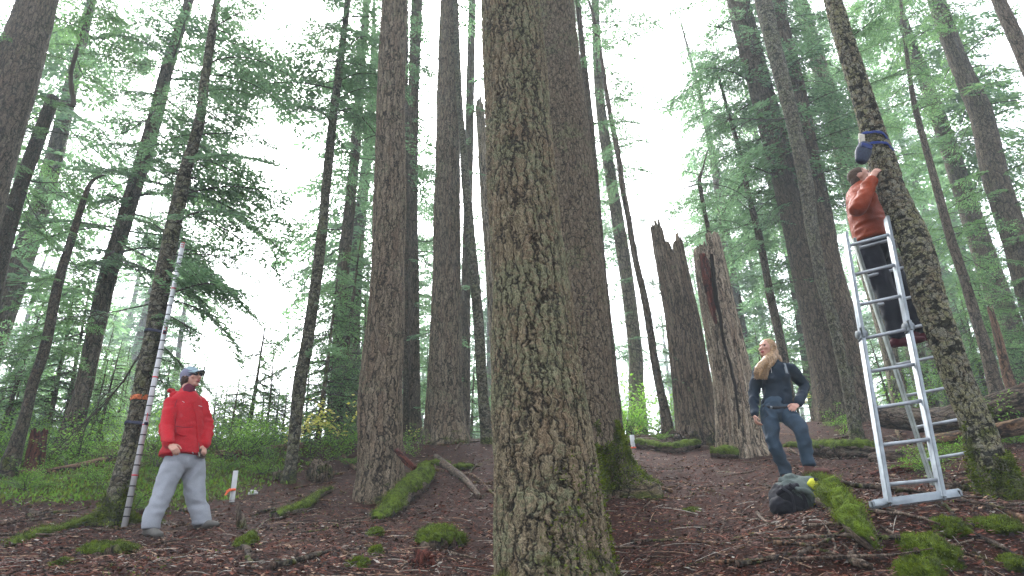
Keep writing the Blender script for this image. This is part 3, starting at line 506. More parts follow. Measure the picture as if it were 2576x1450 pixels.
# young firs
SP = [proto_far(50, 3.2, 44, .95, .25, 'SM'), proto_far(51, 2.4, 36, .8, .2, 'SM')]
for o_, (m1, t1) in enumerate(SP): pass
YF = [(624, 1068, 12.5, .95, 0, 'young fir standing alone in the pale gap, its spire clear against the mist'), (872, 1105, 12.8, 1.5, 0, 'tall young conifer with layered boughs left of the leftmost massive trunk'),
      (700, 1125, 13.5, .6, 1, 'low young fir behind the slim knotty trunk'), (560, 1125, 13., .62, 1, 'low bushy fir just right of the woman in red'), (655, 1135, 12.2, .6, 0, 'small dark stemmed fir in front of the lone young fir'),
      (420, 1120, 13.5, .9, 1, 'young fir hidden behind the red jacket'), (230, 1125, 13.8, 1.0, 1, 'young fir between the straight brown trunk and the lichened tree'), (110, 1130, 13., 1.0, 0, 'young fir behind the rotten red stump stub'),
      (20, 1135, 12., .8, 1, 'young fir at the far left edge'), (1065, 1105, 15, .8, 0, 'young fir in the slot left of the massive crest trunk'), (1190, 1100, 17, 1., 0, 'young fir in the slot left of the nearest trunk'),
      (2030, 1060, 15, .9, 1, 'young fir behind the blond woman'), (2390, 1040, 14.5, 1.0, 0, 'young fir right of the ladder behind the mossy tree'), (2470, 1010, 15, 1.1, 1, 'young fir behind the slim bare leaning trunk'), (2300, 1045, 17.5, 1.2, 0, 'young fir behind the ladder rungs'),
      (2560, 980, 15, 1.0, 0, 'young fir at the right edge above the fallen logs'), (490, 1120, 15, .9, 0, 'misty young fir above the cap of the woman in red')]
for i, (px, py, Y, s, k, lb) in enumerate(YF):
    q = P(px, py, Y); far_tree(i, q[0], Y, s, i*1.3, 'young_fir', lb, None, *SP[k])

for i, (px, py, Y, s, k) in enumerate([(x_, 1110, 11.4+((x_*13) % 37)/10, .7+((x_*7) % 55)/100, (x_//7) % 2) for x_ in (-40, 55, 140, 205, 262, 395, 450, 515, 545, 590, 610, 648, 680, 715, 765, 800, 835, 900, -90, 20, 100, 175, 235, 290, 330, 470, 530, 575)]):
    s = s*.6 if 430 < px < 730 else s
    q = P(px, py, Y); far_tree(i, q[0], Y, s, i*2.1, 'young_fir', 'small young fir among many in the green thicket left of the massive trunks', 'young firs of the left thicket', *SP[k])
for i, (px, py, Y, s, k) in enumerate([(x_, 1060, 14.2+((x_*13) % 37)/10, .7+((x_*7) % 55)/100, (x_//7) % 2) for x_ in (1930, 2010, 2235, 2290, 2345, 2430, 2520, 2590, 2650)]):
    q = P(px, py, Y); far_tree(i, q[0], Y, s, i*2.1, 'young_fir', 'small young fir in the thicket behind the right fallen logs', 'young firs of the right thicket', *SP[k])
# ------------------------------------------------------------------ things on the forest floor
def blades(V, N, L, seed, W=.16, lean=.5):
    r = np.random.default_rng(seed); n = len(V); D = N+r.normal(0, lean, (n, 3)); D /= np.linalg.norm(D, axis=1)[:, None]
    S = np.cross(D, r.normal(0, 1, (n, 3))); S /= np.linalg.norm(S, axis=1)[:, None]; l = L*(.5+r.random(n))
    return kites(V, D, S, l, l*W)
def logtube(pts, step=.03, ring=26, lump=.12, seed=0, cap=True):   # pts: px,py(centre),w  lying on the ground
    q = []
    for x, y, w, *Y in pts:
        if Y: c = P(x, y, Y[0]); r_ = w/2/pxm(c)
        else: g = G(x, y+w/2); r_ = w/2/pxm(g); c = g+np.array([0, 0, r_*.75])
        q.append([*c, r_])
    D = spline(q, step); C, R = D[:, :3], D[:, 3]; V, F = tube(C, R, ring, side=(0, 0, 1), cap=cap); n = ring*len(C)
    cen = np.repeat(C, ring, 0); d = V[:n]-cen; s_ = np.concatenate([[0], np.cumsum(np.linalg.norm(np.diff(C, axis=0), axis=1))]); a = np.tile(np.linspace(0, 2*pi, ring, endpoint=False), len(C))
    q3 = np.stack([np.cos(a)*1.2, np.sin(a)*1.2, np.repeat(s_, ring)*3], -1)+seed*2.3; V[:n] = cen+d*(1+lump*fbm(q3, 3))[:, None]
    Rm = R.mean(); bk = np.stack([np.cos(a)*Rm, np.sin(a)*Rm, np.repeat(s_, ring)], -1)+seed; bk = np.vstack([bk, bk[:1], bk[-1:]]) if cap else bk
    return C, R, V, F, bk, s_, a
def log(name, label, cat, pts, mat, moss=None, seed=0, group=None, **kw):
    C, R, V, F, bk, s_, a = logtube(pts, seed=seed, **kw); o = C[len(C)//2]; ring = len(a)//len(C)
    root = thing(name, label, cat, o, group) if moss else None
    mb = MB(); mb.add(V, F, 0, bk); ob = mb.build('wood' if moss else name, M[mat], root, origin=o, attr='bk')
    at = ob.data.attributes.new('hb', 'FLOAT_VECTOR', 'POINT'); at.data.foreach_set('vector', np.full(len(V)*3, 2.).astype(np.float32))
    if not moss: return tag(ob, label, cat, group)
    cen = np.repeat(C, ring, 0); n = len(cen); d = V[:n]-cen; rr_ = np.linalg.norm(d, axis=1); N = d/rr_[:, None]
    m = np.clip((N[:, 2]-moss[0])*1.6+.55*fbm(V[:n]*5, 3)+.2, 0, 1); th = moss[1]*m-.012*(m <= 0)
    VV = V[:n]+N*(th*(1+.9*fbm(V[:n]*14, 3)))[:, None]; mb = MB(); i = np.arange(len(C)-1)[:, None]*ring; j = np.arange(ring)[None]; k = (j+1) % ring
    mb.add(VV, np.stack([i+j, i+k, i+ring+k, i+ring+j], -1).reshape(-1, 4), 0)
    rg = np.random.default_rng(seed); idx = np.where(m > .12)[0]
    if len(idx):
        k = rg.choice(idx, moss[2]); jit = rg.normal(0, .014, (len(k), 3)); B, Fb = blades(VV[k]+jit-N[k]*.004, N[k]+[0, 0, .3], .014, seed); mb.add(B, Fb, 1)
    mb.build('moss', [M['mossbase'], M['mossb']], root, smooth=True); return root
def mound(label, px, py, wpx, hpx, n=3000, seed=0, name='moss_clump', deep=1.2, rock=None, L=.014):
    g = G(px, py+hpx*.45); s_ = 1/pxm(g); rx, rz = wpx/2*s_, hpx*.62*s_; c = g+np.array([0, 0, -.02]); V, F = sphere((0, 0, 0), (rx, rx*deep, rz), n=44, m=26)
    N = V/np.array([rx, rx*deep, rz])**2; N /= np.linalg.norm(N, axis=1)[:, None]; V = V+N*(min(rx, rz)*(.42*fbm(V/max(rx, .1)*1.9+seed*5.1, 3)+.16*fbm(V*30+seed, 2)))[:, None]
    cat = 'moss'; root = thing(name, label, cat, c) if rock else None; mb = MB(); V = V+c
    if rock:
        m0 = MB(); m0.add(V*1, F, 0, V-c); ob = m0.build('wood', M[rock], root, attr='bk'); msk = fbm((V-c)*6+seed, 2)+N[:, 2]*1.1-.35 > 0; V = V+N*np.where(msk, .014, -.012)[:, None]
    else: msk = N[:, 2] > -.25
    mb.add(V, F, 0); rg = np.random.default_rng(seed); idx = np.where(msk & (N[:, 2] > -.3))[0]; k = rg.choice(idx, n)
    B, Fb = blades(V[k]+rg.normal(0, .3*rx/6, (n, 3))*np.array([1, 1, .35]), N[k]+[0, 0, .2], L, seed); mb.add(B, Fb, 1)
    o = mb.build('moss' if rock else name, [M['mossbase'], M['mossb']], root, origin=c)
    return root if rock else tag(o, label, cat)
# mossy logs
log('mossy_log', 'short thick moss covered log leaning on the foot of the leftmost massive trunk', 'log', [(1076, 1186, 46), (1048, 1210, 54), (1012, 1245, 50), (978, 1282, 44), (955, 1308, 26), (946, 1318, 10)], 'logd', (.28, .03, 8000), 3, lump=.3)
log('mossy_log', 'long mossy log beside the grey backpack under the blond woman\'s foot', 'log', [(2056, 1210, 30), (2076, 1226, 42), (2104, 1258, 50), (2130, 1290, 54), (2150, 1318, 60), (2168, 1346, 66), (2188, 1372, 54), (2204, 1392, 22)], 'logd', (.3, .04, 15000), 4, lump=.5)
log('tree_root', 'long arching mossy root running to the lower left corner', 'root', [(296, 1300, 20), (250, 1306, 18), (190, 1318, 17), (130, 1334, 16), (75, 1354, 14), (22, 1374, 8)], 'logd', (-.2, .022, 5000), 5, lump=.1)
log('mossy_log', 'low dark log crumbling with a green mossy end, left of the leftmost massive trunk', 'log', [(690, 1300, 20), (735, 1283, 20), (770, 1270, 26), (800, 1252, 14), (835, 1240, 9)], 'logd', (.35, .02, 2600), 6, lump=.3)
log('mossy_log', 'flat stub of log capped with moss at the foot of the second snag', 'log', [(1790, 1142, 22), (1830, 1140, 28), (1856, 1142, 22)], 'logd', (-.1, .03, 1500), 7, lump=.2)
log('fallen_log', 'mossy dark log lying behind the second white stake', 'log', [(1575, 1112, 16), (1640, 1118, 22), (1700, 1122, 26), (1760, 1120, 20)], 'logd', (.1, .03, 2600), 8, lump=.25)
log('fallen_log', 'long brown fallen trunk lying in the green undergrowth at the far left', 'log', [(38, 1190, 16), (130, 1180, 20), (210, 1170, 22), (300, 1155, 22), (400, 1146, 18), (520, 1140, 16)], 'logr', seed=9, lump=.06)
log('fallen_log', 'fallen reddish trunk right of the woman in red, behind the first stake', 'log', [(540, 1142, 24), (620, 1138, 26), (700, 1130, 24), (760, 1126, 20)], 'logr', seed=10, lump=.08)
log('fallen_log', 'pale end of a thin log poking from the grass at the left edge', 'log', [(85, 1204, 9), (150, 1202, 11), (195, 1201, 10)], 'stick', seed=11)
log('fallen_log', 'big dark fallen log with grey bark, rising to the right edge above the other', 'log', [(2205, 1046, 50, 10.2), (2330, 1058, 62, 9.6), (2440, 1046, 66, 8.8), (2520, 1024, 70, 8.3), (2660, 985, 80, 7.8)], 'logd', seed=12, lump=.1, ring=40)
log('fallen_log', 'smaller peeled fallen log below the big dark one at the right edge', 'log', [(2330, 1112, 30, 8.4), (2420, 1100, 34, 8.0), (2500, 1086, 38, 7.6), (2650, 1056, 44, 7.2)], 'logr', seed=13, lump=.1)
log('fallen_log', 'crumbling dark log heaped with debris between the blond woman and the ladder', 'log', [(2040, 1122, 34), (2100, 1128, 46), (2170, 1134, 42), (2212, 1132, 30)], 'logd', (.45, .03, 1800), 14, lump=.35)
log('fallen_log', 'reddish rotten log lying across behind the lower ladder rungs', 'log', [(2190, 1186, 16), (2260, 1178, 22), (2330, 1168, 20), (2370, 1162, 12)], 'red', seed=15, lump=.25)
log('fallen_log', 'dark hollow log end behind the ladder rail', 'log', [(2195, 1152, 22), (2240, 1146, 34), (2275, 1144, 28)], 'logd', seed=16, lump=.3)
log('fallen_branch', 'pale weathered log lying downhill between the crest trunk and the nearest trunk', 'branch', [(1096, 1150, 17), (1130, 1178, 19), (1168, 1210, 17), (1205, 1246, 13)], 'stick', seed=17, lump=.12)
log('fallen_branch', 'black charred branch leaning against the leftmost massive trunk', 'branch', [(996, 1132, 13, 7.6), (1020, 1158, 15, 7.55), (1042, 1178, 14, 7.5)], 'red', seed=18, lump=.2)
mound('rounded stump base with moss on top left of the nearest trunk', 1112, 1345, 120, 66, 5200, 21, 'mossy_stump', rock='logd')
mound('small bright moss clump below the short thick mossy log', 943, 1342, 44, 36, 1700, 22)
mound('second moss clump down the line from the short thick mossy log', 948, 1385, 38, 46, 1700, 23)
mound('moss clump at the bottom edge below the line of moss clumps', 900, 1416, 56, 34, 1900, 24)
mound('moss lump at the foot of the dark pointed spike', 622, 1356, 56, 40, 2200, 25, rock='logd', name='mossy_stump')
mound('mossy hump in front of the lichened tree with the pole', 272, 1372, 120, 44, 6000, 26, rock='logd', name='mossy_stump')
mound('low flat moss patch at the bottom left', 160, 1410, 60, 22, 2200, 27)
mound('green tuft behind the foot of the measuring pole', 335, 1302, 50, 34, 2500, 28, L=.035)
mound('dark moss tuft between the boots of the woman in red', 405, 1300, 20, 18, 500, 29)
mound('round moss clump directly below the ladder foot bar', 2386, 1312, 72, 46, 4200, 30)
mound('large moss heap at the bottom right between log and edge', 2335, 1368, 130, 66, 6500, 31)
mound('moss clump at the bottom edge under the large moss heap', 2312, 1424, 100, 58, 5200, 32)
mound('small moss knob right of the large moss heap', 2396, 1410, 44, 28, 1500, 33)
mound('long dark moss ridge at the right edge under the mossy ladder tree', 2500, 1322, 150, 36, 4800, 34, deep=.6)
mound('thin moss patch in the bottom right corner', 2540, 1405, 90, 30, 2600, 35)
mound('tiny moss patch on the red needles in front of the blond woman', 1738, 1280, 46, 18, 900, 36)
mound('moss cushion on the slope between crest trunk and nearest trunk', 1105, 1160, 60, 16, 1300, 37)
mound('moss cushion left of the dead pale branch near the nearest trunk', 1165, 1170, 70, 16, 1300, 38)
mound('moss patch behind the blond woman\'s legs', 1998, 1112, 50, 18, 900, 39)
# root wad, stumps
def wad(label, px, py, wpx, hpx, mat, seed, name='root_wad', spikes=14):
    g = G(px, py+hpx/2); k = 1/pxm(g); r = random.Random(seed); mb = MB(); V, F = sphere((0, 0, 0), (wpx*.36*k, wpx*.26*k, hpx*.42*k), n=30, m=18)
    V = V*(1+.42*fbm(V*7/(wpx*k)+seed, 4))[:, None]; c = g+np.array([0, 0, hpx*.3*k]); mb.add(V+c, F, 0, V)
    for i in range(spikes):
        a = r.uniform(0, 6.28); e = r.uniform(-.2, 1.2); L = wpx*k*r.uniform(.3, .62); p = [c]; d = np.array([cos(a)*cos(e), sin(a)*cos(e), sin(e)])
        for j in range(5): d = nrm(d+np.array([r.gauss(0, .22) for _ in range(3)])-[0, 0, .05]); p.append(p[-1]+d*L/5)
        V, F = tube(spline(p, .04), np.linspace(.05, .008, len(spline(p, .04)))*wpx*k/.8, 7); mb.add(V, F, 0, V-c)
    return tag(mb.build(name, M[mat], origin=c, attr='bk'), label, 'root wad' if name == 'root_wad' else 'stump')
wad('tangled grey root wad of a fallen tree right of the slim knotty trunk', 800, 1180, 84, 66, 'snagd', 1)
wad('small grey root tangle left of the slim knotty trunk', 700, 1196, 44, 30, 'snagd', 2, spikes=8)
wad('dark mound of upturned roots in the far left undergrowth', 372, 1135, 70, 34, 'logd', 3)
wad('crumbled red brown rotten stump at the bottom edge left of the nearest trunk', 1062, 1408, 84, 60, 'red', 4, 'rotten_stump', 5)
wad('dark heap of roots at the foot of the two snags', 1730, 1098, 90, 44, 'logd', 5)
wad('tangled roots and debris at the foot of the mossy ladder tree', 2420, 1232, 70, 34, 'logd', 6, spikes=12)
g0 = P(610, 1338, G(610, 1338)[1]); tp = g0+np.array([-.085, 0, .27]); C_ = spline([[*g0, .055], [*(g0*.5+tp*.5), .036], [*tp, .006]], .02); V, F = tube(C_[:, :3], C_[:, 3]*(1+.2*fbm(C_[:, :3]*30)), 12, flat=.5); mb = MB(); mb.add(V, F, 0, V)
tag(mb.build('broken_stub', M['logd'], origin=g0, attr='bk'), 'dark pointed spike of wood standing up right of the woman in red', 'stump')
# sticks
ST = [([(1095, 1190), (1140, 1192), (1195, 1205), (1242, 1244)], 7, 'curved brown stick reaching the nearest trunk below the pale weathered log'), ([(1146, 1140), (1160, 1122), (1205, 1112)], 5, 'pale hooked twig at the foot of the massive crest trunk'),
      ([(1095, 1190), (1094, 1172)], 5, 'short upright peg by the curved brown stick'), ([(862, 1152), (876, 1170), (898, 1186)], 9, 'dark stick slanting against the left side of the leftmost massive trunk'),
      ([(680, 1278), (715, 1268), (745, 1258)], 5, 'pale stick left of the low dark log'), ([(640, 1342), (665, 1322), (680, 1305)], 6, 'pale crooked stick behind the dark pointed spike'), ([(798, 1202), (830, 1200), (862, 1196)], 8, 'short brown branch beside the grey root wad'),
      ([(852, 1340), (880, 1335), (905, 1328)], 7, 'brown stick left of the moss clumps'), ([(402, 1362), (425, 1380), (412, 1392)], 5, 'thin forked twig at the boots of the woman in red'), ([(380, 1408), (430, 1425), (470, 1450)], 5, 'long thin twig at the bottom edge below the woman in red'),
      ([(112, 1436), (150, 1446), (200, 1448), (240, 1436)], 9, 'pale lichened stick lying along the bottom left edge'), ([(100, 1420), (170, 1392), (250, 1368)], 6, 'dark root running up to the mossy hump'), ([(1612, 1232), (1660, 1240), (1690, 1248)], 12, 'dark broken branch on the red needles right of the mossy root flares'),
      ([(1592, 1322), (1610, 1298), (1640, 1270)], 5, 'thin pale twig below the dark broken branch'), ([(1575, 1212), (1600, 1218), (1615, 1216)], 9, 'reddish chunk of stick beside the mossy roots'), ([(1662, 1258), (1720, 1262), (1790, 1240)], 4, 'long thin twig right of the dark broken branch'),
      ([(1908, 1298), (1925, 1318), (1955, 1332), (1990, 1345)], 9, 'grey crooked branch in front of the backpack'), ([(1826, 1308), (1812, 1340)], 6, 'pale straight stick on the open slope'), ([(1838, 1370), (1870, 1355), (1900, 1345)], 10, 'dark lichened branch below the pale straight stick'),
      ([(1980, 1378), (2010, 1398), (2030, 1418)], 9, 'grey branch lower right of the backpack near the bottom'), ([(1500, 1446), (1590, 1450), (1660, 1440)], 5, 'pale twig along the bottom edge beside the nearest trunk'), ([(1700, 1440), (1760, 1425), (1810, 1432)], 4, 'bent twig at the bottom edge'),
      ([(2130, 1262), (2190, 1278), (2290, 1284), (2400, 1276), (2480, 1280)], 5, 'long brown stick lying across in front of the ladder foot'), ([(2060, 1190), (2080, 1230), (2110, 1260), (2145, 1285)], 4, 'thin vine like stick across the long mossy log'), ([(1985, 1130), (2030, 1162), (2070, 1188)], 5, 'thin dead branch across the blond woman\'s jeans'),
      ([(2028, 1140), (2052, 1118), (2062, 1106)], 8, 'pale short stump of branch behind the blond woman'), ([(2300, 1210), (2400, 1198), (2500, 1182), (2576, 1178)], 6, 'long dead branch low between ladder and mossy tree'), ([(2350, 1168), (2430, 1160), (2470, 1168)], 7, 'dark branch behind the mossy ladder tree'),
      ([(2480, 1168), (2530, 1190), (2576, 1210)], 7, 'dark forked branch at the right edge'), ([(2240, 1100), (2290, 1125), (2340, 1132)], 6, 'grey branches piled behind the ladder'), ([(2255, 1086), (2268, 1108), (2290, 1120)], 8, 'pale broken branch end behind the ladder rungs'),
      ([(1830, 1122), (1880, 1130), (1920, 1136)], 10, 'grey slab of wood at the foot of the pale snag'), ([(1590, 1170), (1660, 1182), (1720, 1184)], 4, 'thin root line right of the moss covered flares'), ([(2075, 1330), (2110, 1352), (2150, 1372)], 4, 'thin twig crossing the lower end of the long mossy log'),
      ([(2205, 1298), (2240, 1315), (2330, 1330), (2420, 1360)], 4, 'thin pale twig under the ladder foot bar'), ([(1180, 1256), (1195, 1240), (1200, 1228)], 4, 'thin pale twig beside the nearest trunk\'s left side'), ([(560, 1215), (575, 1208), (590, 1190)], 3, 'thin twig beside the first white stake'), ([(2090, 1110), (2150, 1098), (2200, 1078)], 5, 'thin slanting branch between trunks left of the ladder'),
      ([(1040, 1300), (1075, 1290), (1100, 1278)], 5, 'thin dark branch above the rounded mossy stump base'), ([(738, 1232), (790, 1226), (850, 1218)], 4, 'long thin twig on the needles right of the slim knotty trunk'), ([(1820, 1200), (1890, 1188), (1960, 1170)], 4, 'thin twig uphill of the backpack')]
for i, (pp, w, lb) in enumerate(ST):
    q = []
    for k, (x, y) in enumerate(pp):
        g = G(x, y); r_ = w/2/pxm(g)*(1.15-.5*k/len(pp)); q.append([*(g+np.array([0, 0, r_*.9])), r_])
    D = spline(q, .03); C, R = D[:, :3], D[:, 3]; C = C+np.stack([vn(C*9+i), vn(C*9+i+40), .4*vn(C*9+i+80)], -1)*.012
    mb = MB(); V, F = tube(C, R*(1+.15*vn(C*25)), 7); mb.add(V, F, 0, V); r = random.Random(i)
    for b_ in range(2 if len(pp) > 2 else 0):
        k = r.randrange(3, max(4, len(C)-2)); k = min(k, len(C)-2); d = nrm(C[k+1]-C[k]); a = r.choice((-1, 1))*r.uniform(.5, .9); d = np.array([d[0]*cos(a)-d[1]*sin(a), d[0]*sin(a)+d[1]*cos(a), .15])
        V, F = tube(np.array([C[k]+d*t for t in np.linspace(0, r.uniform(.08, .25), 4)]), np.linspace(R[k]*.6, .002, 4), 5); mb.add(V, F, 0, V)
    tag(mb.build('stick', M['stick' if i % 3 else 'logr'], origin=C[0], attr='bk'), lb, 'stick')
PB = []
for k in range(6):
    r = random.Random(80+k); mb = MB(); d = np.array([1., 0, 0]); L = .3+.12*k; p = [np.array([-L/2, 0, .012])]
    for i in range(7): d = nrm(d+np.array([0, r.gauss(0, .2), r.gauss(0, .05)])); d[2] *= .5; p.append(p[-1]+d*L/7)
    C = spline(np.array(p), .02); R = np.linspace(.012+.004*(k % 3), .004, len(C))*(1+.15*vn(C*30)); V, F = tube(C, R, 7); mb.add(V, F, 0, V)
    for b_ in range(k % 4): j = r.randrange(2, len(C)-2); a = r.choice((-1, 1))*r.uniform(.5, 1.1); V, F = tube(np.array([C[j]+np.array([cos(a), sin(a), .12])*t for t in np.linspace(0, r.uniform(.06, .2), 4)]), np.linspace(R[j]*.6, .002, 4), 5); mb.add(V, F, 0, V)
    PB.append(mb)
r = random.Random(21); done = {}
for i in range(110):
    px, py = r.uniform(20, 2560), 1150+290*r.random()**.8; g = G(px, py)
    if moss_mask(g[:1], g[1:2])[0] > .6: continue
    k = i % 6; mt = M[('stick', 'logr', 'logd')[i % 3]]; key = (k, i % 3)
    if key in done: o = done[key].copy(); COL.objects.link(o)
    else: o = done[key] = PB[k].build('small_branch', mt, origin=(0, 0, 0), attr='bk')
    rz = r.gauss(.1, .9); s_ = r.uniform(.6, 1.3); e = .12; gx_ = (gz(g[0]+e*cos(rz), g[1]+e*sin(rz))[0]-gz(g[0]-e*cos(rz), g[1]-e*sin(rz))[0])/(2*e)
    o.location = g+np.array([0, 0, .012]); o.rotation_euler = (0, -math.atan(gx_), rz); o.scale = (s_,)*3; tag(o, 'short broken branch lying on the brown needle floor', 'branch', 'broken branches strewn over the slope')
# ------------------------------------------------------------------ litter, moss carpet
rg = np.random.default_rng(5)
def scatter(n, y0=3.2, y1=13., px0=-60, px1=2640):
    y = (1/(1/y0-rg.random(n)*(1/y0-1/y1))); px = px0+(px1-px0)*rg.random(n); x = np.empty(n)
    x = y*((px-1288)/FPX)*1.12; return x, y, gz(x, y)
def slope_n(x, y): e = .05; return np.stack([-(gz(x+e, y)-gz(x-e, y))/(2*e), -(gz(x, y+e)-gz(x, y-e))/(2*e), np.ones_like(x)], -1)
lit = [flat('needle_litter_red', (.13, .045, .028), .9, .2, .4), flat('needle_litter_tan', (.27, .175, .115), .85, .25, .4), flat('needle_litter_dark', (.022, .014, .012), .9, .2, .4), flat('needle_litter_grey', (.30, .27, .23), .85, .2, .3), flat('needle_litter_mauve', (.10, .05, .04), .9, .2, .4)]
n = 150000; x, y, z = scatter(n); mm = moss_mask(x, y); k = rg.random(n) > mm*.92; x, y, z = x[k], y[k], z[k]; n = len(x); a = rg.random(n)*2*pi
N = slope_n(x, y); N /= np.linalg.norm(N, axis=1)[:, None]; D = np.stack([np.cos(a), np.sin(a), np.zeros(n)], -1)+N*rg.normal(.05, .22, (n, 1)); D /= np.linalg.norm(D, axis=1)[:, None]
S = np.cross(N+rg.normal(0, .35, (n, 3)), D); S /= np.linalg.norm(S, axis=1)[:, None]; L = .010+.045*rg.random(n)**2.4+.002*y; cl = rg.choice(5, n, p=[.34, .08, .34, .04, .2])
wd = np.where(rg.random(n) < .16, L*.24, L*.08)+.0014; V, F = kites(np.stack([x, y, z+.012+.022*rg.random(n)], -1), D, S, L, wd)
mb = MB(); mb.add(V, F, cl); o = mb.build('needle_litter', lit, smooth=False); tag(o, 'reddish brown needles and bark flakes strewn over the slope', 'litter', kind='stuff')
mb = MB(); n = 4200; x, y, z = scatter(n, 3.3, 12.); r = random.Random(4)
for i in range(n):
    if moss_mask(x[i:i+1], y[i:i+1])[0] > .5 and r.random() < .8: continue
    L = .05+.38*r.random()**3; a = r.gauss(.15, .8)+(pi if r.random() < .5 else 0); t = np.linspace(0, 1, 4); px_, py_ = x[i]+cos(a)*L*t, y[i]+sin(a)*L*t
    C = np.stack([px_-sin(a)*.1*L*t*t*r.uniform(-1, 1), py_, np.interp(t, [0, 1], [z[i], float(gz(px_[-1:], py_[-1:])[0])])+.02+.012*np.sin(t*3)], -1)
    mb.add(*tube(C, (.0018+.004*r.random()*(.4+L))*(1-.5*t), 4, cap=False), r.choice((0, 1, 2, 3, 4, 4, 2)))
o = mb.build('twig_litter', lit); tag(o, 'small dead twigs scattered all over the forest floor', 'twigs', kind='stuff')
n = 95000; x, y, z = scatter(n, 6.0, 17., -100, 1500); mm = moss_mask(x, y); k = rg.random(n) < mm; x, y, z = x[k], y[k], z[k]
B, F = blades(np.stack([x, y, z+.02], -1), np.tile([0, 0, 1.], (len(x), 1)), .05, 8, .2, .8); mb = MB(); mb.add(B, F, np.where(np.random.default_rng(1).random(len(x)) < .55, 0, 1))
o = mb.build('moss_carpet', [M['mossb'], M['fern']], smooth=False); tag(o, 'bright green moss and tiny herbs carpeting the ground at the left', 'moss', kind='stuff')
n = 9000; x, y, z = scatter(n, 3.4, 12., 0, 2576); q = np.stack([x, y, z], -1); k = fbm(q*1.6+9, 2) > .4; q = q[k]
B, F = blades(q+[0, 0, .025], np.tile([0, 0, 1.], (len(q), 1)), .018, 9, .22, .7); mb = MB(); mb.add(B, F, 0); o = mb.build('moss_specks', [M['mossb']], smooth=False); tag(o, 'thin specks of moss among the needles', 'moss', kind='stuff')
# ------------------------------------------------------------------ shrubs
def shrub_proto(seed, H, nst, nl, ll, spread=.5, wl=.32):
    r = random.Random(seed); g = np.random.default_rng(seed); mb = MB(); B_, D_, S_ = [], [], []
    for i in range(nst):
        a = r.uniform(0, 6.28); d = np.array([cos(a)*spread, sin(a)*spread, 1.]); d = nrm(d); L = H*r.uniform(.6, 1.1); p = [np.zeros(3)]
        for k in range(6): d = nrm(d+np.array([r.gauss(0, .2), r.gauss(0, .2), -.06])); p.append(p[-1]+d*L/6)
        p = np.array(p); mb.add(*tube(p, np.linspace(.006, .0015, 7)*H, 4, cap=False), 1)
        for k in range(nl//nst):
            f = r.random()**.7*5.99; j = int(f); o = p[j]+(p[min(j+1, 6)]-p[j])*(f-j); w = nrm([r.gauss(0, 1), r.gauss(0, 1), r.gauss(.15, .4)]); o = o+w*r.uniform(0, .16)*H; B_.append(o); D_.append(nrm(w+[0, 0, -.2])); S_.append(nrm(np.cross(nrm([r.gauss(0, .35), r.gauss(0, .35), 1]), w)))
    l = ll*(.6+.8*g.random(len(B_))); V, F = kites(np.array(B_), np.array(D_), np.array(S_), l, l*wl); mb.add(V, F, 0); return mb
SH = [shrub_proto(1, .8, 9, 620, .036), shrub_proto(2, .6, 7, 520, .032, .9), shrub_proto(3, 1.0, 11, 760, .034, .4)]
GO = [shrub_proto(6, 1.5, 6, 240, .085, .9, .42), shrub_proto(7, .7, 3, 44, .06, .8, .42)]
cache2 = {}
def shrub(mbp, mat, px, py, s_, rz, name, label, cat, group=None, Y=None, lift=0):
    g = G(px, py) if Y is None else np.array([P(px, py, Y)[0], Y, float(gz(P(px, py, Y)[0], Y)[0])]); key = (id(mbp), mat)
    if key not in cache2: cache2[key] = mbp.build(name, [M[mat], M['twig']], origin=(0, 0, 0), smooth=False); o = cache2[key]
    else: o = cache2[key].copy(); COL.objects.link(o)
    o.name = name; o.location = g+np.array([0, 0, lift]); o.rotation_euler = (0, 0, rz); o.scale = (s_,)*3; return tag(o, label, cat, group)
r = random.Random(12)
for px, py, s_, lb in ((150, 1150, .9, 'leafy shrub at the foot of the straight brown trunk'), (195, 1160, 1.0, 'bright leafy shrub right of the straight brown trunk'), (420, 1165, .8, 'leafy shrub behind the hip of the woman in red'), (455, 1176, .7, 'leafy shrub seen between the legs of the woman in red'),
    (560, 1172, 1.0, 'leafy shrub left of the first white stake'), (620, 1168, 1.0, 'leafy shrub right of the first white stake'), (665, 1160, 1.1, 'leafy shrub against the left of the slim knotty trunk'), (780, 1150, .9, 'leafy shrub above the grey root wad'), (830, 1160, .8, 'leafy shrub at the foot of the hazy straight trunk'),
    (870, 1148, 1.0, 'leafy shrub touching the left side of the leftmost massive trunk'), (1042, 1150, .7, 'small leafy shrub in the slot right of the leftmost massive trunk'), (20, 1165, 1.1, 'leafy shrub at the left edge'), (70, 1215, .5, 'low leafy shrub on the moss at the left'), (250, 1235, .5, 'low leafy shrub on the moss beside the pole tree'),
    (300, 1190, .7, 'leafy shrub on the left of the pole tree'), (2122, 1098, .7, 'leafy green bush at the foot of the twisting stem'), (2350, 1210, .5, 'leafy sprig low behind the right ladder rail'), (2560, 1110, .8, 'leafy bush at the right edge below the fallen logs')):
    shrub(SH[r.randrange(3)], 'leaf', px, py, s_, r.uniform(0, 6), 'leafy_shrub', lb, 'shrub')
for i in range(46):
    px, Y = r.uniform(-40, 900), r.uniform(9.4, 13.2)
    if px > 700 and Y < 11: continue
    shrub(SH[r.randrange(3)], 'leaf' if i % 3 else 'fern', px, 1100, r.uniform(.6, 1.15), r.uniform(0, 6), 'leafy_shrub', 'low leafy plant among many in the green undergrowth of the left middle distance', 'shrub', 'undergrowth plants on the left', Y)
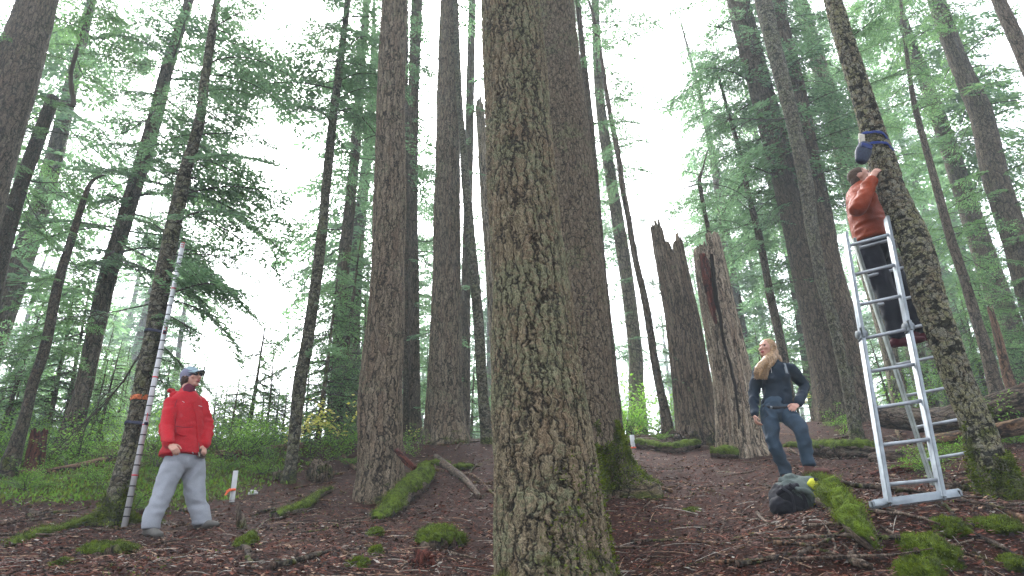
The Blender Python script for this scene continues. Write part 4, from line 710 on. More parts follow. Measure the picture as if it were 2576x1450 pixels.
for px, Y, s_ in ((1565, 13.5, 1.3), (1590, 14.5, 1.7), (1625, 13.5, 1.3), (1650, 14.0, 1.6), (1700, 14.0, 1.5), (1545, 14.5, 1.4), (1575, 12.9, 1.2), (1640, 13.2, 1.5), (1620, 14.8, 2.0), (1660, 13.0, 1.2), (1560, 14.2, 1.9), (1730, 14.6, 1.8)):
    shrub(SH[r.randrange(3)], 'leaf', px, 1090, s_, r.uniform(0, 6), 'leafy_shrub', 'bright green shrub on the crest between the second huge trunk and the snags', 'shrub', 'bright shrubs on the crest', Y)
for px, Y, s_ in ((2260, 14.2, 1.1), (2330, 14.8, 1.3), (2400, 14., 1.2), (2440, 15, 1.3), (2300, 15.5, 1.3), (2500, 14.6, 1.3)):
    shrub(SH[r.randrange(3)], 'leaf', px, 1060, s_, r.uniform(0, 6), 'leafy_shrub', 'green shrub behind the fallen logs at the right', 'shrub', 'shrubs behind the right fallen logs', Y)
for px, Y, s_, z_, lb, k in ((735, 10.4, .62, .30, 'yellow leaved maple around the slim knotty trunk', 0), (870, 10.9, .62, .30, 'yellow leaved maple left of the leftmost massive trunk', 0), (1036, 12.2, .6, .1, 'small sprig of yellow leaves in the slot right of the leftmost massive trunk', 1), (1600, 13.2, .6, .0, 'yellow leaved sprig in front of the pale hazy trunk', 1),
    (2025, 13.4, .6, .35, 'yellow leaves beside the blond woman\'s elbow', 1), (2455, 12.8, .8, .6, 'yellow leaves right of the mossy ladder tree', 1)):
    shrub(GO[k], 'gold', px, 1040, s_, r.uniform(0, 6), 'vine_maple', lb, 'maple', None, Y, z_)

FB = []
for k in range(2):
    r = random.Random(60+k); mb = MB()
    for i in range(9): place_bough(mb, 'SM', np.array([0, 0, 0.]), i*.7+r.uniform(-.2, .2), radians(r.uniform(18, 50)), r.uniform(.28, .42), 0, r)
    FB.append(mb)
for i, (px, py, lb) in enumerate(((2105, 1078, 'fern on the bank between the blond woman and the twisting stem'), (2330, 1190, 'fern low behind the right ladder rail'), (2555, 1120, 'fern at the right edge below the peeled log'), (1665, 1112, 'fern in front of the slim leaning tree beside the snags'), (2400, 1160, 'fern behind the mossy ladder tree'),
    (60, 1240, 'fern on the moss at the left edge'), (215, 1215, 'fern on the moss left of the pole tree'), (560, 1195, 'fern uphill of the first white stake'), (655, 1205, 'fern left of the slim knotty trunk'), (880, 1175, 'fern at the left side of the leftmost massive trunk'), (425, 1225, 'fern behind the knees of the woman in red'), (335, 1290, 'fern behind the foot of the measuring pole'))):
    shrub(FB[i % 2], 'fern', px, py, .8+.3*(i % 3)/2, i*1.1, 'fern', lb, 'fern', None, None, .02)
# ------------------------------------------------------------------ measuring pole, straps, stakes
M['pvc'] = flat('white_plastic', (.55, .55, .55), .45, .4, .04); M['black'] = flat('black_tape', (.02, .02, .025), .6, .4, .1); M['redp'] = flat('red_tape', (.55, .03, .05), .5, .4, .1); M['strapb'] = flat('dark_webbing', (.02, .022, .045), .8, .2, .2)
M['orange'] = flat('orange_flagging', (.85, .12, .03), .5, .4, .15); M['orange2'] = flat('orange_paint', (.42, .12, .05), .9, .1, .5, 40.); M['blue'] = flat('blue_webbing', (.008, .022, .12), .7, .2, .2)
M['alu'] = flat('aluminium', (.24, .27, .29), .5, .5, .22, 9., Metallic=.4); M['aluw'] = flat('aluminium_rung', (.29, .31, .33), .5, .5, .2, 12., Metallic=.4); M['grey'] = flat('grey_plastic', (.14, .16, .17), .6, .4, .1)
pb = P(312, 1328, 6.5); ptop = P(460, 614, 6.5); pd = nrm(ptop-pb); PL = np.linalg.norm(ptop-pb); t = thing('measuring_pole', 'white pole banded in black and red leaning against the lichened tree', 'measuring pole', pb)
pr = .028; X_ = nrm(np.cross(pd, [0, 1, 0])); Yv = np.cross(pd, X_)
def cyl(a, b, r, n=20, flat_=1.): return tube(np.array([a, a*.5+b*.5, b]), r, n, side=X_, flat=flat_)
prf = lambda u: pr*(1-.12*u)
mb = MB(); mb.add(*tube(np.array([pb-pd*.03, pb+pd*PL*.5, ptop]), np.array([prf(0), prf(.5), prf(1)]), 24)); mb.build('shaft', M['pvc'], t)
ys = [(1300, 0), (1277, 0), (1250, 0), (1223.5, 0), (1196.7, 1), (1171, 0), (1145.6, 0), (1120, 0), (1095, 0), (1045.6, 0), (1021.8, 0), (998.4, 0), (974, 0), (950, 1), (927, 0), (903, 0), (881, 0), (858, 0), (814, 0), (793, 0), (770, 0), (749, 0), (727, 1), (705, 0), (685, 0), (664.5, 0), (644.5, 0)]
def at_y(y):
    s = 0
    lo, hi = 0., PL
    for _ in range(40):
        m = (lo+hi)/2; q = pb+pd*m; yy = 725-FPX*(q@cU)/(q@cF)
        if yy > y: lo = m
        else: hi = m
    return lo
for y, rd in ys:
    h = at_y(y); mb = MB(); mb.add(*cyl(pb+pd*(h-.006), pb+pd*(h+.006+.002*rd), prf(h/PL)+.0015)); mb.build('band', M['redp' if rd else 'black'], t)
def digit(ch, y, hh):                  # red numeral lying on the front of the pole
    SEG = {'1': [((0, 0), (0, 1))], '2': [((-1, 1), (1, 1)), ((1, 1), (1, .5)), ((1, .5), (-1, .5)), ((-1, .5), (-1, 0)), ((-1, 0), (1, 0))], '3': [((-1, 1), (1, 1)), ((1, 1), (1, 0)), ((-1, .5), (1, .5)), ((-1, 0), (1, 0))]}[ch]
    h = at_y(y); mb = MB(); fr = nrm(-(pb+pd*h)); fr = nrm(fr-pd*(fr@pd)); sd = nrm(np.cross(pd, fr)); r_ = prf(h/PL)+.0022; w = .013
    for (a, b) in SEG:
        a_, b_ = np.array(a, float), np.array(b, float); v = []
        A = pb+pd*(h+a_[1]*hh); B = pb+pd*(h+b_[1]*hh); f = lambda u: fr*math.sqrt(max(0, r_*r_-(u*w)**2))+sd*(u*w)
        if a[0] == b[0]: c = (A+B)/2+f(a[0])-fr*.001; V, F = box(c, .007, .004, abs(b[1]-a[1])*hh+.006, sd, fr, pd)
        else: c = (A+B)/2+fr*(r_-.003); V, F = box(c, 2*w+.006, .006, .008, sd, fr, pd)
        mb.add(V, F)
    mb.build('numeral', M['redp'], t)
digit('1', 1059, .075); digit('2', 842, .075); digit('3', 624, .06)
h = at_y(1071); mb = MB(); mb.add(*cyl(pb+pd*h, pb+pd*(h+.01), prf(.3)+.0015)); mb.build('band', M['redp'], t)
def loop(label, y, tr, px, w, mat, wd, name, include=None, lab='strap'):
    c = P(px, y, 6.8); r0 = w/2/pxm(c)+.012; a = np.linspace(0, 2*pi, 40, endpoint=False); ax = nrm(P(px+8, y-40, 6.8)-P(px-4, y+20, 6.8)); e1 = nrm(np.cross(ax, [0, 1, 0])); e2 = np.cross(ax, e1)
    pts = [c+e1*cos(t_)*r0+e2*sin(t_)*r0 for t_ in a]
    if include is not None: pts = [p_ for p_ in pts if (p_-c)@nrm(include-c) < .75*r0*.9]; d = nrm(include-c); sd = nrm(np.cross(ax, d)); pts = sorted(pts, key=lambda p_: math.atan2((p_-c)@sd, -(p_-c)@d)); pts = pts+[include+sd*(pr*.7)+d*pr*.4, include+d*(pr+.004), include-sd*(pr*.7)+d*pr*.4]
    pts.append(pts[0]); C = spline(np.array(pts), .01); mb = MB(); T, S, B = frames(C, ax); V, F = tube(C, wd/2, 6, side=ax, R2=np.full(len(C), .003), cap=False); mb.add(V, F); return tag(mb.build(name, M[mat], origin=c), label, lab)
loop('dark strap holding the measuring pole to the tree, lower of the two', 1066, None, 340, 42, 'strapb', .032, 'strap', pb+pd*at_y(1066))
loop('dark strap holding the measuring pole to the tree, upper of the two', 836, None, 389, 41, 'strapb', .032, 'strap', pb+pd*at_y(836))
def band_on(label, px, y, w, Y, wd, mat, slope=(8, -40), name='flagging', cat='flagging', grow=.012):
    c = P(px, y, Y); r0 = w/2/pxm(c)+grow; a = np.linspace(0, 2*pi, 60); ax = nrm(P(px+slope[0], y+slope[1], Y)-P(px-slope[0]/2, y-slope[1]/2, Y)); e1 = nrm(np.cross(ax, [0, 1, 0])); e2 = np.cross(ax, e1)
    C = np.array([c+(e1*cos(t_)+e2*sin(t_))*r0*(1+.04*sin(5*t_)) for t_ in a]); mb = MB(); V, F = tube(C, wd/2, 8, side=ax, R2=np.full(len(C), .004), cap=False); V = V+np.stack([vn(V*40), vn(V*40+9), vn(V*40+5)], -1)*.006; mb.add(V, F); return tag(mb.build(name, M[mat], origin=c), label, cat)
band_on('faded orange paint ring around the lichened tree above the lower strap', 353, 1003, 41, 6.8, .06, 'orange2', name='paint_ring', cat='paint mark', grow=.003)
def stake(label, px, y0, y1, w, flag, ribbon_label):
    g = G(px, y0); k = pxm(g); H = (y0-y1)/k; mb = MB(); ww = w/k; X0 = np.array([1., .1, 0]); mb.add(*box(g+[0, 0, H/2-.03], ww, .018, H+.06, nrm(X0), (-.1, 1, 0), (0, 0, 1), .1))
    o = tag(mb.build('stake', M['pvc'], origin=g), label, 'stake')
    c = g+np.array([-.01, -.02, H*flag]); mb = MB()
    for sx, dz, L in ((-1, -.9, .07), (-1, -.4, .06), (1, .1, .03)):
        p_ = spline([c, c+np.array([sx*L*.5, -.015, dz*L*.3]), c+np.array([sx*L, -.01, dz*L])], .01); V, F = tube(p_, np.full(len(p_), .012), 6, side=(0, 0, 1), flat=.15); mb.add(V, F)
    mb.add(*tube(np.array([c+[-ww*.6, 0, 0], c+[ww*.6+.01, 0, 0]]), .014, 8)); tag(mb.build('ribbon', M['orange'], origin=c), ribbon_label, 'ribbon'); return o
stake('white wooden stake right of the woman in red', 583, 1263, 1187, 12, .38, 'orange ribbon tied to the stake right of the woman in red')
stake('short white stake uphill beside the mossy root flares', 1593, 1126, 1092, 11, .05, 'small orange ribbon at the foot of the short stake')
g = G(632, 1248); mb = MB()
for dx, dz, a in ((0, .02, .3), (.05, .02, -.7), (.02, .045, 1.2)): c = g+np.array([dx, 0, dz]); d = np.array([cos(a), sin(a), 0])*.04; mb.add(*tube(np.array([c-d, c, c+d]), .016, 12))
tag(mb.build('tape_roll', M['pvc'], origin=g), 'small white rolls of tape on the ground right of the first stake', 'tape rolls')
# ------------------------------------------------------------------ camera box strapped to the mossy tree
band_on('blue strap around the mossy leaning tree, upper of the two', 2197, 356, 58, 5.2, .035, 'blue', (14, -50), 'strap', 'strap', .02)
band_on('blue strap around the mossy leaning tree, lower of the two', 2208, 382, 59, 5.2, .035, 'blue', (14, -50), 'strap', 'strap', .02)
c = P(2172, 383, 5.08); t = thing('instrument_case', 'dark blue instrument case tied to the mossy tree with blue straps', 'case', c); ax = nrm(P(2180, 350, 5.08)-c); sd = nrm(np.cross([0, 1, 0], ax)); sd = sd-0; mb = MB()
V, F = roundtube([c-ax*.10, c, c+ax*.075], [.055, .075, .06], 20, side=sd, flat=.75, step=.02); mb.add(V, F); mb.build('case_body', flat('navy_nylon', (.012, .02, .045), .6, .3, .3, 60.), t)
mb = MB(); mb.add(*box(c+ax*.035-np.array([0, .052, 0]), .10, .012, .05, sd, (0, 1, 0), ax, .2)); mb.build('flap', M['blue'], t)
w_ = P(2168, 352, 5.14); mb = MB(); mb.add(*box(w_, .055, .016, .13, nrm(sd+ax*.1), (0, 1, 0), nrm(ax-sd*.25), .1)); tag(mb.build('wooden_block', flat('pale_wood', (.5, .46, .38), .8, .2, .15), origin=w_), 'pale wooden block tucked behind the dark blue case', 'block')
# ------------------------------------------------------------------ ladder
FL, FR = P(2236, 1270, 4.7), P(2371, 1254, 4.7); TL, TR = P(2126, 588, 5.22), P(2230, 548, 5.22)
BL, BR = P(2352, 1238, 5.8), P(2500, 1214, 5.85)
def proj(p): return 1288+FPX*(p@cR)/(p@cF), 725-FPX*(p@cU)/(p@cF)
lad = thing('step_ladder', 'tall aluminium folding ladder with a man on it, standing against the mossy tree', 'ladder', (FL+FR)/2)
fdir = nrm(TL-FL); wx = nrm(FR-FL); LH = np.linalg.norm(TL-FL)
def rail(a, b, sx, sy, X): z = nrm(b-a); x = nrm(X-z*(X@z)); y = np.cross(z, x); return box((a+b)/2, sx, sy, np.linalg.norm(b-a), x, y, z, .14)
hL, hR = FL+(TL-FL)*.56, FR+(TR-FR)*.54
for a, b, wd in ((FL, hL, .030), (FR, hR, .030), (hL+wx*.004, TL, .026), (hR-wx*.004, TR, .026)): mb = MB(); mb.add(*rail(a, b, wd, .07, wx)); mb.build('rail', M['alu'], lad)
for hh in (hL, hR): mb = MB(); mb.add(*box(hh, .05, .085, .12, wx, np.cross(fdir, wx), fdir, .3)); V, F = tube(np.array([hh-wx*.035, hh+wx*.035]), .035, 16); mb.add(V, F); mb.build('hinge_lock', M['grey'], lad)
FRG = [((2233, 1220), (2353, 1207)), ((2216, 1121), (2333, 1105)), ((2203, 1028), (2317, 1008)), ((2185, 936), (2295, 916)), ((2172, 853), (2282, 828)), ((2162, 769), (2265, 744)), ((2148, 693), (2247, 666)), ((2135, 620), (2232, 590))]
def on_line(a, b, y):
    lo, hi = 0., 1.
    for _ in range(40):
        m = (lo+hi)/2
        if proj(a+(b-a)*m)[1] > y: lo = m
        else: hi = m
    return a+(b-a)*lo
def rung(a, b, par=lad): mb = MB(); mb.add(*tube(np.array([a, (a+b)/2, b]), .0145, 14)); return mb.build('rung', M['aluw'], par)
for (l, r_) in FRG: rung(on_line(FL, TL, l[1]), on_line(FR, TR, r_[1]))
tl2, tr2 = P(2147, 600, 5.42), P(2256, 570, 5.45)
for a, b in ((BL, tl2), (BR, tr2)): mb = MB(); mb.add(*rail(a, b, .024, .05, wx)); mb.build('rail', flat('dark_aluminium', (.2, .22, .2), .5, .4, .3, 12., Metallic=.5) if a is BL else M['alu'], lad)  # left rear rail gets a darker, less blue aluminium than the right
for f in (.955, .835, .715, .60, .475, .355, .235, .115): rung(BL+(tl2-BL)*f, BR+(tr2-BR)*f)
q0, q1 = FL-wx*.115+[0, 0, .012], FR+wx*.125+[0, 0, .02]; mb = MB(); mb.add(*box((q0+q1)/2, np.linalg.norm(q1-q0), .035, .062, nrm(q1-q0), np.cross(fdir, nrm(q1-q0)), fdir, .12)); mb.build('foot_bar', M['alu'], lad)
for c_ in (FL, FR): mb = MB(); mb.add(*box(c_-np.array([0, .02, .0]), .014, .02, .03, bev=.2)); mb.build('bolt', M['grey'], lad)
for c_ in (q0, q1): mb = MB(); mb.add(*box(c_, .03, .045, .05, bev=.3)); mb.build('end_cap', M['grey'], lad)
# ------------------------------------------------------------------ people
def fused(name, mb, mats, parent, voxel=.008, it=3, wr=0., wf=(14, 14, 5), seed=0, pick=None, wr2=0.):
    o = mb.build('tmp', mats, parent); m = o.modifiers.new('r', 'REMESH'); m.mode = 'VOXEL'; m.voxel_size = voxel; m.use_smooth_shade = True
    m2 = o.modifiers.new('s', 'SMOOTH'); m2.factor = .5; m2.iterations = it
    dg = bpy.context.evaluated_depsgraph_get(); me = bpy.data.meshes.new_from_object(o.evaluated_get(dg)); old = o.data; bpy.data.objects.remove(o); bpy.data.meshes.remove(old)
    me.name = name; n = len(me.vertices); co = np.empty(n*3); me.vertices.foreach_get('co', co); co = co.reshape(-1, 3); no = np.empty(n*3); me.vertices.foreach_get('normal', no); no = no.reshape(-1, 3)
    if wr: 
        q = co*np.array(wf)+seed*7.7; w = 1-np.abs(vn(q+.8*np.stack([vn(q*.7), vn(q*.7+9), vn(q*.7+5)], -1)))*2.; co = co+no*(wr*w[:, None]+wr*.5*vn(co*np.array(wf)*2.3+3)[:, None])
        me.vertices.foreach_set('co', co.ravel())
    me.materials.clear()
    for x in (mats if isinstance(mats, (list, tuple)) else [mats]): me.materials.append(x)
    if pick is not None:
        nf = len(me.polygons); c = np.empty(nf*3); me.polygons.foreach_get('center', c); mi = pick(c.reshape(-1, 3)+np.array(parent['_o'])); me.polygons.foreach_set('material_index', mi.astype(np.int32))
    me.polygons.foreach_set('use_smooth', np.full(len(me.polygons), True)); me.update()
    r_ = bpy.data.objects.new(name, me); COL.objects.link(r_); r_.parent = parent; return r_
def cloth(name, c, sc=90., rough=.8, v=.12, b=.003, **k): return flat(name, c, rough, .2, v, sc, b, **k)
M['skin'] = flat('skin', (.50, .27, .20), .55, .35, .08, 20.); M['lip'] = flat('lips', (.36, .11, .10), .5, .3, .1); M['eye'] = flat('eye_dark', (.05, .035, .03), .4, .4, .1)
def cap(mb, pts, rads, side=None, flat_=1., n=18, dome=1.): mb.add(*roundtube([np.asarray(p, float) for p in pts], rads, n, side=side, flat=flat_, dome=dome))
def hand(mb, w, d, pn, thumb, curl=.5, s=1.):   # wrist, direction, palm normal, thumb side
    d = nrm(d); pn = nrm(pn-d*(pn@d)); t = nrm(np.cross(pn, d)); t = t if t@thumb > 0 else -t
    mb.add(*roundtube([w, w+d*.045*s, w+d*.085*s], [.024*s, .036*s, .038*s], 14, side=t, flat=.42, step=.01))
    for k, (o, L) in enumerate(((.027, .068), (.009, .078), (-.010, .072), (-.028, .056))):
        p = [w+d*.075*s+t*o*s]; dd = d+t*o*2.2
        for j, f in enumerate((.45, .32, .27)):
            a = curl*(.5+.55*j)+.06*k; v = nrm(nrm(dd)*cos(a)+pn*sin(a)); p.append(p[-1]+v*L*f*s)
        mb.add(*roundtube(p, [.0095*s, .009*s, .0082*s, .007*s], 8, side=t, step=.008))
    p = [w+d*.02*s+t*.022*s, w+d*.045*s+t*.050*s+pn*.006*s, w+d*.072*s+t*.062*s+pn*.018*s, w+d*.092*s+t*.06*s+pn*.03*s]; mb.add(*roundtube(p, [.014*s, .012*s, .010*s, .0085*s], 8, side=pn, step=.008))
def head(mb, c, f, up, s=1., ear=True):   # c skull centre
    f = nrm(f); up = nrm(up-f*(up@f)); sd = np.cross(f, up); A = lambda x, y, z: c+f*x*s+sd*y*s+up*z*s; S = lambda p, r, n=18: mb.add(*sphere(p, np.array(r)*s, f, sd, up, n, 12))
    S(A(-.012, 0, .018), (.096, .076, .092), 24); S(A(.018, 0, -.028), (.068, .062, .082)); S(A(.042, 0, -.088), (.034, .040, .026)); S(A(.076, 0, .026), (.016, .050, .012))
    mb.add(*roundtube([A(.082, 0, .012), A(.098, 0, -.014), A(.108, 0, -.032)], [.008*s, .011*s, .015*s], 10, side=sd, step=.008)); S(A(.084, 0, -.060), (.014, .026, .009)); S(A(.081, 0, -.071), (.014, .023, .008))
    S(A(.068, .038, -.022), (.02, .024, .02)); S(A(.068, -.038, -.022), (.02, .024, .02))
    if ear:
        for q in (-1, 1): S(A(-.008, .074*q, -.008), (.022, .009, .032), 10)
    mb.add(*roundtube([A(-.02, 0, -.05), A(-.035, 0, -.13)], [.056*s, .056*s], 16, side=sd)); return A, sd, up
def faceparts(A, s=1.):
    E_ = [A(.084, .032, .004), A(.084, -.032, .004)]; L_ = A(.094, 0, -.066)
    def pick(c): m = np.zeros(len(c), int); m[np.linalg.norm(c-L_, axis=1) < .020*s] = 1; 
    def pick(c):
        m = np.zeros(len(c), int); m[np.linalg.norm((c-L_), axis=1) < .021*s] = 1
        for e in E_: m[np.linalg.norm(c-e, axis=1) < .0135*s] = 2
        return m
    return pick
def boot(mb, a, toe, r=.045, sole=None):  # ankle, toe
    a, toe = np.array(a, float), np.array(toe, float); d = toe-a; d[2] = 0; L = np.linalg.norm(d); d = nrm(d); gr_ = sole is None; z_ = lambda p: float(gz(p[0], p[1])[0])+.046 if gr_ else p[2]; toe = np.array([a[0], a[1], toe[2]])+d*max(L, .215); z = toe[2]; h = np.array([a[0], a[1], z])-d*.05
    h = np.array([h[0], h[1], z_(h)]); toe = np.array([toe[0], toe[1], z_(toe)]); sd = np.cross(d, [0, 0, 1]); mb.add(*roundtube([h+[0, 0, .0], h+d*.1, toe-d*.07+[0, 0, -.004], toe-d*.035-[0, 0, .008]], [.040, .042, .047, .040], 16, side=sd, rads2=[.040, .042, .034, .026])); mb.add(*roundtube([a+[0, 0, .07], a, h+[0, 0, .02]+d*.03], [.052, .05, .048], 16, side=sd))
# ---- woman in red
Y0 = 6.35; bf = nrm([.72, -.69, 0]); bs = nrm(np.array([-.69, -.72, 0])); base = P(445, 1350, 6.3); wl = thing('person', 'woman in a red rain jacket, blue cap and grey trousers, looking up', 'person', base)
nk = P(470, 992, Y0); RS, LS = P(431, 1016, 6.24), P(503, 1014, 6.46); RE, RW = P(418, 1078, 6.1), P(426, 1120, 5.98); LE, LW = P(522, 1076, 6.5), P(515, 1122, 6.4); pv = P(463, 1142, Y0); hc = P(481, 950, Y0)
RH, RK, RA, RT = P(437, 1165, 6.28), P(408, 1243, 6.2), P(378, 1330, 6.15), P(404, 1359, 6.02); LH, LK, LA, LT = P(487, 1165, 6.44), P(491, 1245, 6.46), P(507, 1318, 6.5), P(543, 1343, 6.44); ch = P(467, 1055, Y0)
hf = nrm([.93, -.32, .20]); hu = np.array([-.22, 0, 1.]); mb = MB(); A, hsd, hup = head(mb, hc, hf, hu, .98)
cap(mb, [nk-[0, 0, .05], nk+[0, 0, .02], hc-[.02, 0, .08]], [.07, .056, .052]); cap(mb, [nk-[0, 0, .08], ch, pv-[0, 0, .02]], [.11, .11, .11], bs, .7); 
for a, b, c_ in ((RS, RE, RW), (LS, LE, LW)): cap(mb, [nk-[0, 0, .06], a], [.06, .055]); cap(mb, [a, b, c_], [.05, .04, .026])
for a, b, c_, t_ in ((RH, RK, RA, RT), (LH, LK, LA, LT)): cap(mb, [pv-[0, 0, .03], a], [.10, .08]); cap(mb, [a, b, c_], [.07, .05, .035])
rwd = nrm(P(450, 1138, 5.96)-RW); hand(mb, RW, rwd, nrm([.3, .6, -.9]), np.array([.2, -.6, .6]), .9, .92); hand(mb, LW, nrm(P(512, 1146, 6.36)-LW), nrm([-.9, .2, -.2]), np.array([-.3, -1, .3]), .9, .92)
fused('body', mb, [M['skin'], M['lip'], M['eye']], wl, .0055, 2, pick=faceparts(A, .98))
M['redj'] = cloth('red_rainshell', (.40, .006, .014), rough=.7); M['redd'] = cloth('dark_red_lining', (.10, .012, .03)); M['grt'] = cloth('grey_trousers', (.285, .30, .33), v=.04); M['bootg'] = cloth('grey_boots', (.10, .095, .085)); M['capg'] = cloth('cap_slate', (.19, .19, .26)); M['capb'] = cloth('cap_pale_blue', (.27, .36, .40)); M['hairb'] = cloth('brown_hair', (.05, .03, .02), 60.)
mb = MB(); cap(mb, [nk-[0, 0, .075], P(466, 1055, Y0), P(462, 1100, Y0), P(458, 1146, Y0)], [.148, .165, .175, .208], bs, .80, 28, .12)
for a, b, c_ in ((RS, RE, RW), (LS, LE, LW)): cap(mb, [nk-[0, 0, .065], a], [.068, .068]); cap(mb, [a, a*.5+b*.5, b, c_+(b-c_)*.1], [.068, .066, .060, .048])
cap(mb, [nk-[0, 0, .04], nk+[0, 0, .02]], [.078, .074], bs); hb_ = nk-bf*.10; cap(mb, [hb_+bs*.09+[0, 0, -.01], hb_-bf*.035+[0, 0, .0], hb_-bs*.09+[0, 0, -.01]], [.04, .05, .04]); cap(mb, [P(426, 983, 6.42), P(436, 984, 6.44)], [.022, .026])
jk = fused('jacket', mb, M['redj'], wl, .011, 3, .009, (6, 6, 13), 1)
def strip(par, name, pts, w, mat, n, th=.003, on=None): 
    C = spline(np.array(pts), .012); mb = MB(); V, F = tube(C, w/2, 8, side=n, R2=np.full(len(C), th)); mb.add(V, F); return mb.build(name, mat, par)
def front(px, py, Y, off=.0): p = P(px, py, Y); return p-nrm(p)*off
def surf(ob, px, py, lift=.004, Yf=20.):      # point of an object's mesh under a pixel of the photo
    o_ = Vector(ob.parent['_o']) if ob.parent else ob.location; d = Vector(P(px, py, 1.)).normalized(); from mathutils.bvhtree import BVHTree
    k = ob.name
    if k not in surf.c: surf.c[k] = BVHTree.FromPolygons([v.co for v in ob.data.vertices], [p.vertices[:] for p in ob.data.polygons])
    h = surf.c[k].ray_cast(-o_, d); 
    return None if h[0] is None else np.array(h[0]+o_)-np.array(d)*lift
surf.c = {}
def onsurf(par, ob, name, px, w, mat, lift=.003, th=.003):
    q = [surf(ob, x, y, lift) for x, y in px]; q = [v for v in q if v is not None]
    if len(q) > 1: return strip(par, name, q, w, mat, nrm(np.cross(q[-1]-q[0], cF)), th)
onsurf(wl, jk, 'zip', [(478, 1008), (488, 1030), (494, 1060), (496, 1090), (497, 1120), (498, 1138)], .022, M['redj'], .003, .006)
onsurf(wl, jk, 'chest_mark', [(459, 1010), (464, 1013)], .006, M['pvc']); onsurf(wl, jk, 'chest_mark', [(500, 1021), (508, 1023)], .005, M['pvc']); onsurf(wl, jk, 'hem_toggle', [(484, 1138), (486, 1141)], .012, M['pvc'])
onsurf(wl, jk, 'pocket_flap', [(446, 1092), (458, 1096), (470, 1097)], .02, M['redj'], .002, .006); onsurf(wl, jk, 'waist_seam', [(440, 1072), (460, 1075), (480, 1075), (500, 1072)], .006, M['redd'], .001, .002); onsurf(wl, jk, 'hem_band', [(402, 1137), (425, 1144), (455, 1148), (485, 1148), (508, 1142)], .02, M['redj'], .002, .006); onsurf(wl, jk, 'arm_seam', [(446, 1005), (440, 1025), (441, 1060), (443, 1090)], .005, M['redd'], .001, .002)
onsurf(wl, jk, 'cuff', [(406, 1107), (416, 1111), (428, 1113), (436, 1111)], .012, M['redj'], .002, .006)
mb = MB(); cap(mb, [nk+bf*.03+[0, 0, -.03], nk+bf*.03+[0, 0, .045]], [.066, .058]); fused('collar', mb, M['redd'], wl, .008, 2, .003)
mb = MB(); cap(mb, [pv+[0, 0, .06], pv-[0, 0, .07]], [.150, .165], bs, .76, 24)
for a, b, c_, r2 in ((RH, RK, RA, .078), (LH, LK, LA, .078)): cap(mb, [a+[0, 0, .0], a-[0, 0, .03], b, c_+[0, 0, .04], c_-[0, 0, .0]], [.095, .105, .088, r2, r2], dome=.2)
fused('trousers', mb, M['grt'], wl, .010, 2, .011, (7, 7, 11), 3)
for a, t_ in ((RA, RT), (LA, LT)): mb = MB(); boot(mb, a, t_); fused('boot', mb, M['bootg'], wl, .008, 2)
mb = MB(); mb.add(*sphere(A(-.016, 0, .034), np.array([.106, .088, .088])*.98, hf, hsd, hup, 24, 16)); mb.add(*sphere(A(-.055, 0, -.0), np.array([.062, .078, .06]), hf, hsd, hup)); cp = fused('cap', mb, [M['capg'], M['capb']], wl, .008, 2, pick=lambda c: ((c-A(.02, 0, .075))@nrm(hf*.7+hup) > .0).astype(int))
mb = MB(); u_ = np.linspace(-1, 1, 15)
outer = [A(.165-.055*u*u, .072*u, .026-.022*u*u+.004) for u in u_]; inner = [A(.062-.03*u*u, .078*u, .052-.012*u*u) for u in u_]
V = np.array(outer+inner+[p-hup*.006 for p in outer]+[p-hup*.006 for p in inner]); n_ = 15; F = []
for i in range(n_-1): F += [[i, i+1, n_+i+1, n_+i], [2*n_+i+1, 2*n_+i, 3*n_+i, 3*n_+i+1], [i+1, i, 2*n_+i, 2*n_+i+1]]
mb.add(V, np.array(F)); mb.build('visor', M['capb'], wl)
mb = MB(); mb.add(*sphere(A(-.055, 0, -.035), (.05, .074, .062), hf, hsd, hup)); mb.add(*sphere(A(-.02, .062, -.02), (.045, .022, .045), hf, hsd, hup)); mb.add(*sphere(A(-.02, -.062, -.02), (.045, .022, .045), hf, hsd, hup)); cap(mb, [A(-.075, 0, -.05), A(-.095, 0, -.10)], [.04, .03]); fused('hair', mb, M['hairb'], wl, .008, 2, .005, (30, 30, 12))
mb = MB()
for q_ in (-1, 1): mb.add(*sphere(A(.093, .032*q_, .004), (.008, .026, .018), hf, hsd, hup, 14, 8)); mb.add(*tube(np.array([A(.09, .056*q_, .008), A(.0, .078*q_, .006)]), .0025, 6))
mb.add(*tube(np.array([A(.1, .01, .007), A(.1, -.01, .007)]), .0025, 6)); mb.build('glasses', flat('glasses', (.03, .02, .03), .15, .6, .1), wl)
c = P(505, 1131, 6.37); ud = nrm(P(507, 1150, 6.37)-P(500, 1110, 6.37)); bk_ = thing('notebook', 'small brown notebook with pale pages held by the woman in red', 'notebook', c); X1 = nrm(np.cross(ud, [0, 1, 0])); mb = MB(); mb.add(*box(c, .010, .11, .16, X1, np.cross(ud, X1), ud, .05)); mb.build('pages', flat('paper', (.6, .56, .45), .8, .2, .05), bk_)
for q_ in (-1, 1): mb = MB(); mb.add(*box(c+X1*.0075*q_, .004, .116, .168, X1, np.cross(ud, X1), ud, .1)); mb.build('cover', flat('notebook_cover', (.09, .045, .03), .6, .3, .1), bk_)
